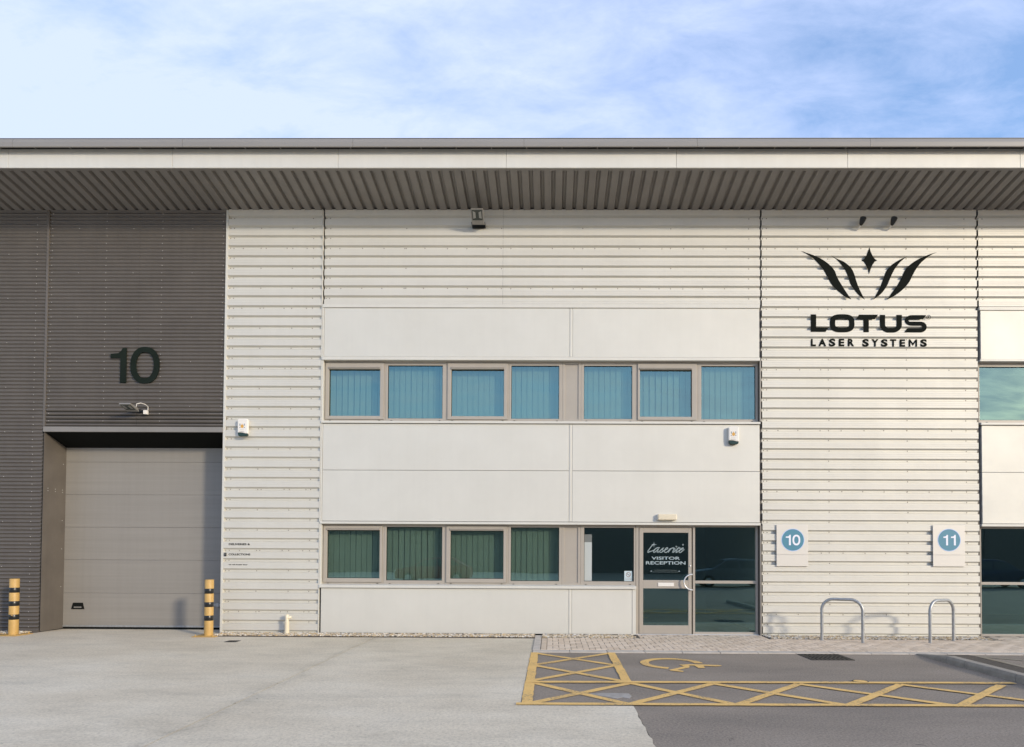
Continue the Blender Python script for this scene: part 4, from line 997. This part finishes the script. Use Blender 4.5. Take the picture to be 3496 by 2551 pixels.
# asymmetric floodlights
def floodlight(loc, tilt, w, d, h, label, wire):
    """housing hinged at the wall; local -Y is away from the wall, glass on the underside"""
    t = thing('floodlight', label, 'floodlight', loc, group='floodlights on the front wall')
    m = Matrix.Translation((0, -0.12, 0)) @ Matrix.Rotation(R(tilt), 4, 'X')
    body = MB()
    vs = [(-w/2, 0.0, -h), (w/2, 0.0, -h), (w/2, -d, -h*0.45), (-w/2, -d, -h*0.45), (-w/2*0.9, -0.02, 0.0), (w/2*0.9, -0.02, 0.0), (w/2*0.94, -d*0.95, 0.0), (-w/2*0.94, -d*0.95, 0.0)]
    body.add(vs, [(0,3,2,1),(4,5,6,7),(0,1,5,4),(1,2,6,5),(2,3,7,6),(3,0,4,7)])
    b = build('housing', body.xform(m), M_LAMPBODY, t, bevel=0.010)
    s = (h*0.55)/d
    gl = MB().add([(-w*0.41, -d*0.30, -h+d*0.30*s-0.004), (w*0.41, -d*0.30, -h+d*0.30*s-0.004), (w*0.41, -d*0.93, -h+d*0.93*s-0.004), (-w*0.41, -d*0.93, -h+d*0.93*s-0.004),
                   (-w*0.41, -d*0.30, -h+d*0.30*s+0.004), (w*0.41, -d*0.30, -h+d*0.30*s+0.004), (w*0.41, -d*0.93, -h+d*0.93*s+0.004), (-w*0.41, -d*0.93, -h+d*0.93*s+0.004)], [(0,3,2,1),(4,5,6,7),(0,1,5,4),(1,2,6,5),(2,3,7,6),(3,0,4,7)])
    build('glass', gl.xform(m), M_LAMPGLASS, t)
    for sx in (-1, 1):
        a0, a1 = sx*w*0.13, sx*w*0.34
        rf = MB().add([(a0, -d*0.45, -h+d*0.45*s-0.006), (a1, -d*0.40, -h+d*0.40*s-0.006), (a1, -d*0.86, -h+d*0.86*s-0.006), (a0, -d*0.78, -h+d*0.78*s-0.006),
                       (a0, -d*0.45, -h+d*0.45*s-0.003), (a1, -d*0.40, -h+d*0.40*s-0.003), (a1, -d*0.86, -h+d*0.86*s-0.003), (a0, -d*0.78, -h+d*0.78*s-0.003)], [(0,3,2,1),(4,5,6,7),(0,1,5,4),(1,2,6,5),(2,3,7,6),(3,0,4,7)])
        build('reflector', rf.xform(m), M_REFL, t)
    build('bracket', MB().box(-w/2-0.015, -w/2-0.004, -0.16, -0.004, -h*0.6, -h*0.25).box(w/2+0.004, w/2+0.015, -0.16, -0.004, -h*0.6, -h*0.25).box(-w/2-0.015, w/2+0.015, -0.012, 0.016, -h*0.75, -h*0.1), M_BLK, t, bevel=0.003)
    if wire:
        build('junction_box', MB().box(w/2+0.03, w/2+0.10, -0.06, 0.012, -0.10, -0.02), M_PLASTIC, t, bevel=0.006)
        build('cable', MB().tube([(w/2-0.02, -0.20, 0.02), (w/2+0.0, -0.22, 0.07), (w/2+0.05, -0.17, 0.10), (w/2+0.09, -0.08, 0.09), (w/2+0.10, -0.01, 0.06), (w/2+0.09, 0.0, -0.02)], 0.007, 8), M_PLASTIC, t, smooth=50)
    return t
floodlight((-1.50, 0.0, 8.40), -24, 0.25, 0.33, 0.10, 'grey floodlight under the eaves above the office windows', False)
floodlight((-8.47, 0.0, 4.56), -10, 0.24, 0.30, 0.075, 'grey floodlight with white cable above the roller door', True)
# sign spotlights
def spot(x, label):
    t = thing('sign_spotlight', label, 'spotlight', (x, 0.0, 8.30), group='black spotlights above the emblem')
    build('arm', MB().tube([(-0.03, 0.0, -0.01), (-0.02, -0.05, 0.0), (0.0, -0.10, 0.04)], 0.012, 8), M_PLASTIC, t, smooth=50)
    m = Matrix.Translation((0.0, -0.10, 0.03)) @ Matrix.Rotation(R(14), 4, 'Y') @ Matrix.Rotation(R(18), 4, 'X')
    build('lamp_head', MB().lathe([(0.016, 0.0), (0.034, 0.02), (0.058, 0.10), (0.062, 0.15), (0.05, 0.165), (0.03, 0.17)], n=18).xform(m), M_BLK, t, smooth=35)
    build('wall_plate', MB().box(-0.05, -0.01, -0.008, 0.0, -0.03, 0.01), M_PLASTIC, t, bevel=0.003)
spot(6.255, 'black spotlight above the left part of the emblem'); spot(6.880, 'black spotlight above the right part of the emblem')

# ------------------------------------------------------------------ bollards, bicycle stands, vent pipe
def bollard(x, y, label, chip):
    t = thing('bollard', label, 'bollard', (x, y, 0.004), group='yellow and black bollards by the roller door')
    r = 0.083
    build('base_plate', MB().box(-0.22, 0.22, -0.22, 0.22, 0.0, 0.014), M_YEL, t, bevel=0.004)
    build('post', MB().lathe([(r, 0.012), (r, 1.10), (r-0.004, 1.106), (r-0.02, 1.108)], n=32), M_YEL, t, smooth=40)
    for z0, z1 in ((0.304, 0.405), (0.571, 0.667), (0.833, 0.932)):
        build('black_band', MB().lathe([(r+0.0005, z0), (r+0.002, z0+0.002), (r+0.002, z1-0.002), (r+0.0005, z1)], n=32), M_BLK, t, smooth=40)
    for sx in (-1, 1):
        for sy in (-1, 1):
            build('anchor_bolt', MB().lathe([(0.016, 0.012), (0.016, 0.026), (0.008, 0.028), (0.008, 0.045), (0.005, 0.047)], c=(sx*0.17, sy*0.17, 0), n=6), M_YEL, t)
    if chip: build('paint_chip', MB().add([(0.012, -r*0.992-0.0035, 0.385), (0.045, -r*0.845-0.004, 0.378), (0.043, -r*0.86-0.004, 0.392), (0.012, -r*0.992-0.0035, 0.397)], [(0, 1, 2, 3)]), M_YEL, t)
    return t
bollard(-10.575, -0.42, 'yellow and black banded bollard in front of the dark ribbed wall', True)
bollard(-6.72, -0.41, 'yellow and black banded bollard beside the ribbed white wall', False)
def stand(p, q, h, label):
    p, q = Vector((*p, 0)), Vector((*q, 0)); c = (p+q)/2; d = (q-p); L = d.length
    t = thing('bicycle_stand', label, 'bicycle stand', (c.x, c.y, 0.02), math.atan2(d.y, d.x), group='galvanised bicycle stands')
    r = 0.21; H = h-0.045; path = [(-L/2, 0, -0.02), (-L/2, 0, H-r)]
    path += [(-L/2+r-r*math.cos(R(a)), 0, H-r+r*math.sin(R(a))) for a in range(10, 91, 10)]
    path += [(L/2-r+r*math.sin(R(a)), 0, H-r+r*math.cos(R(a))) for a in range(0, 91, 10)] + [(L/2, 0, -0.02)]
    build('hoop', MB().tube(path, 0.029, 16), M_GALV, t, smooth=60)
    for s in (-1, 1): build('foot_collar', MB().lathe([(0.036, -0.004), (0.036, 0.006), (0.028, 0.010)], c=(s*L/2, 0, 0), n=18), M_GALV, t, smooth=40)
stand((5.193, -0.673), (5.826, -0.979), 0.84, 'galvanised steel bicycle stand below the emblem, nearer the entrance')
stand((7.084, -0.963), (7.704, -0.661), 0.83, 'galvanised steel bicycle stand under the plate reading 11')
t = thing('vent_pipe', 'short cream plastic vent pipe rising from the pebbles by the wall', 'pipe', (-5.29, -0.13, 0.0))
build('pipe', MB().lathe([(0.046, 0.0), (0.046, 0.27), (0.036, 0.275), (0.036, 0.40), (0.030, 0.408)], n=22), M_CREAM, t, smooth=40)
build('branch', MB().tube([(0.0, 0.0, 0.335), (0.035, 0.0, 0.345), (0.062, 0.03, 0.355)], 0.033, 16), M_CREAM, t, smooth=50)

def car(x, y, rz, paint, label):
    t = thing('parked_car', label, 'car', (x, y, 0.0), rz, group='cars parked across the road')
    body = [(-2.1,0.28),(-2.12,0.62),(-2.02,0.82),(-1.15,0.95),(-0.45,1.40),(0.15,1.47),(1.05,1.44),(1.75,1.02),(2.02,0.90),(2.08,0.55),(2.03,0.28)]
    n = len(body); vs = []
    for yy, k in ((-0.84,0.0),(-0.80,1.0),(0.80,1.0),(0.84,0.0)):
        for bx, bz in body:
            top = max(0.0, bz-0.9)/0.57
            vs.append((bx*(1-0.02*k), yy*(1-0.16*top), bz if k else min(bz, 0.9+top*0.50)))
    fs = [(a*n+i, a*n+(i+1)%n, (a+1)*n+(i+1)%n, (a+1)*n+i) for a in range(3) for i in range(n)]+[tuple(range(n-1,-1,-1)), tuple(range(3*n, 4*n))]
    build('body', MB().add(vs, fs), paint, t, bevel=0.03)
    for sy in (-1, 1):
        g = MB().add([(-0.98,sy*0.825,0.97),(0.20,sy*0.83,0.97),(0.15,sy*0.735,1.36),(-0.42,sy*0.735,1.34)], [(0,1,2,3)])
        g.add([(0.28,sy*0.83,0.97),(1.45,sy*0.82,1.0),(0.98,sy*0.735,1.35),(0.23,sy*0.735,1.36)], [(0,1,2,3)]); build('side_window', g, M_LAMPGLASS, t)
        for wx in (-1.32, 1.30):
            w = build('wheel', MB().lathe([(0.20,-0.09),(0.30,-0.10),(0.315,-0.06),(0.315,0.06),(0.30,0.10),(0.20,0.09)], n=24).xform(Matrix.Translation((wx, sy*0.76, 0.315)) @ Matrix.Rotation(R(90), 4, 'X')), M_BLK, t, smooth=40)
            build('rim', MB().lathe([(0.05,-0.10),(0.19,-0.095),(0.19,0.095),(0.05,0.10)], n=20).xform(Matrix.Translation((wx, sy*0.765, 0.315)) @ Matrix.Rotation(R(90), 4, 'X')), M_GALV, w, smooth=40)
        build('headlight', MB().box(-2.12, -2.0, sy*0.62-0.14, sy*0.62+0.14, 0.62, 0.76), M_STEELW, t, bevel=0.02)
    build('windscreen', MB().add([(-1.10,-0.70,0.985),(-1.10,0.70,0.985),(-0.50,0.62,1.385),(-0.50,-0.62,1.385)], [(0,1,2,3)]), M_LAMPGLASS, t)
    return t
M_CARG = mottled('grey_car_paint', (0.13, 0.14, 0.145), 0.05, 2.0, 0.4, 0.3)
M_CARB = mottled('dark_blue_car_paint', (0.02, 0.03, 0.06), 0.05, 2.0, 0.25, 0.2)
M_CARR = mottled('dark_red_car_paint', (0.16, 0.02, 0.02), 0.05, 2.0, 0.28, 0.1)
car(9.4, -20.5, 0.05, M_CARG, 'grey car mirrored in the side screen of the entrance')
car(23.0, -21.0, 3.2, M_CARB, 'dark blue car mirrored in the glass at the far right')
car(-6.5, -23.0, -0.04, M_CARR, 'dark red car mirrored in the ground floor windows')

# ------------------------------------------------------------------ what the glass mirrors: the unit across the estate road
opp = thing('opposite_unit', 'long dark industrial unit across the road, mirrored in the ground floor glass', 'building', (0, -44, 0))
build('wall', MB().box(-70, 70, -12, 0, 0, 7.2), M_DARK, opp)
build('roof', MB().box(-70.5, 70.5, -12.5, 0.6, 7.2, 7.7), M_GUTTER, opp)
for k in range(-6, 7):
    build('shutter', MB().box(k*10-2, k*10+2, 0.0, 0.06, 0.05, 4.2), M_DARKFLAT, opp)
    build('window', MB().box(k*10+3.2, k*10+6.6, 0.0, 0.05, 4.5, 5.7), M_LAMPGLASS, opp)
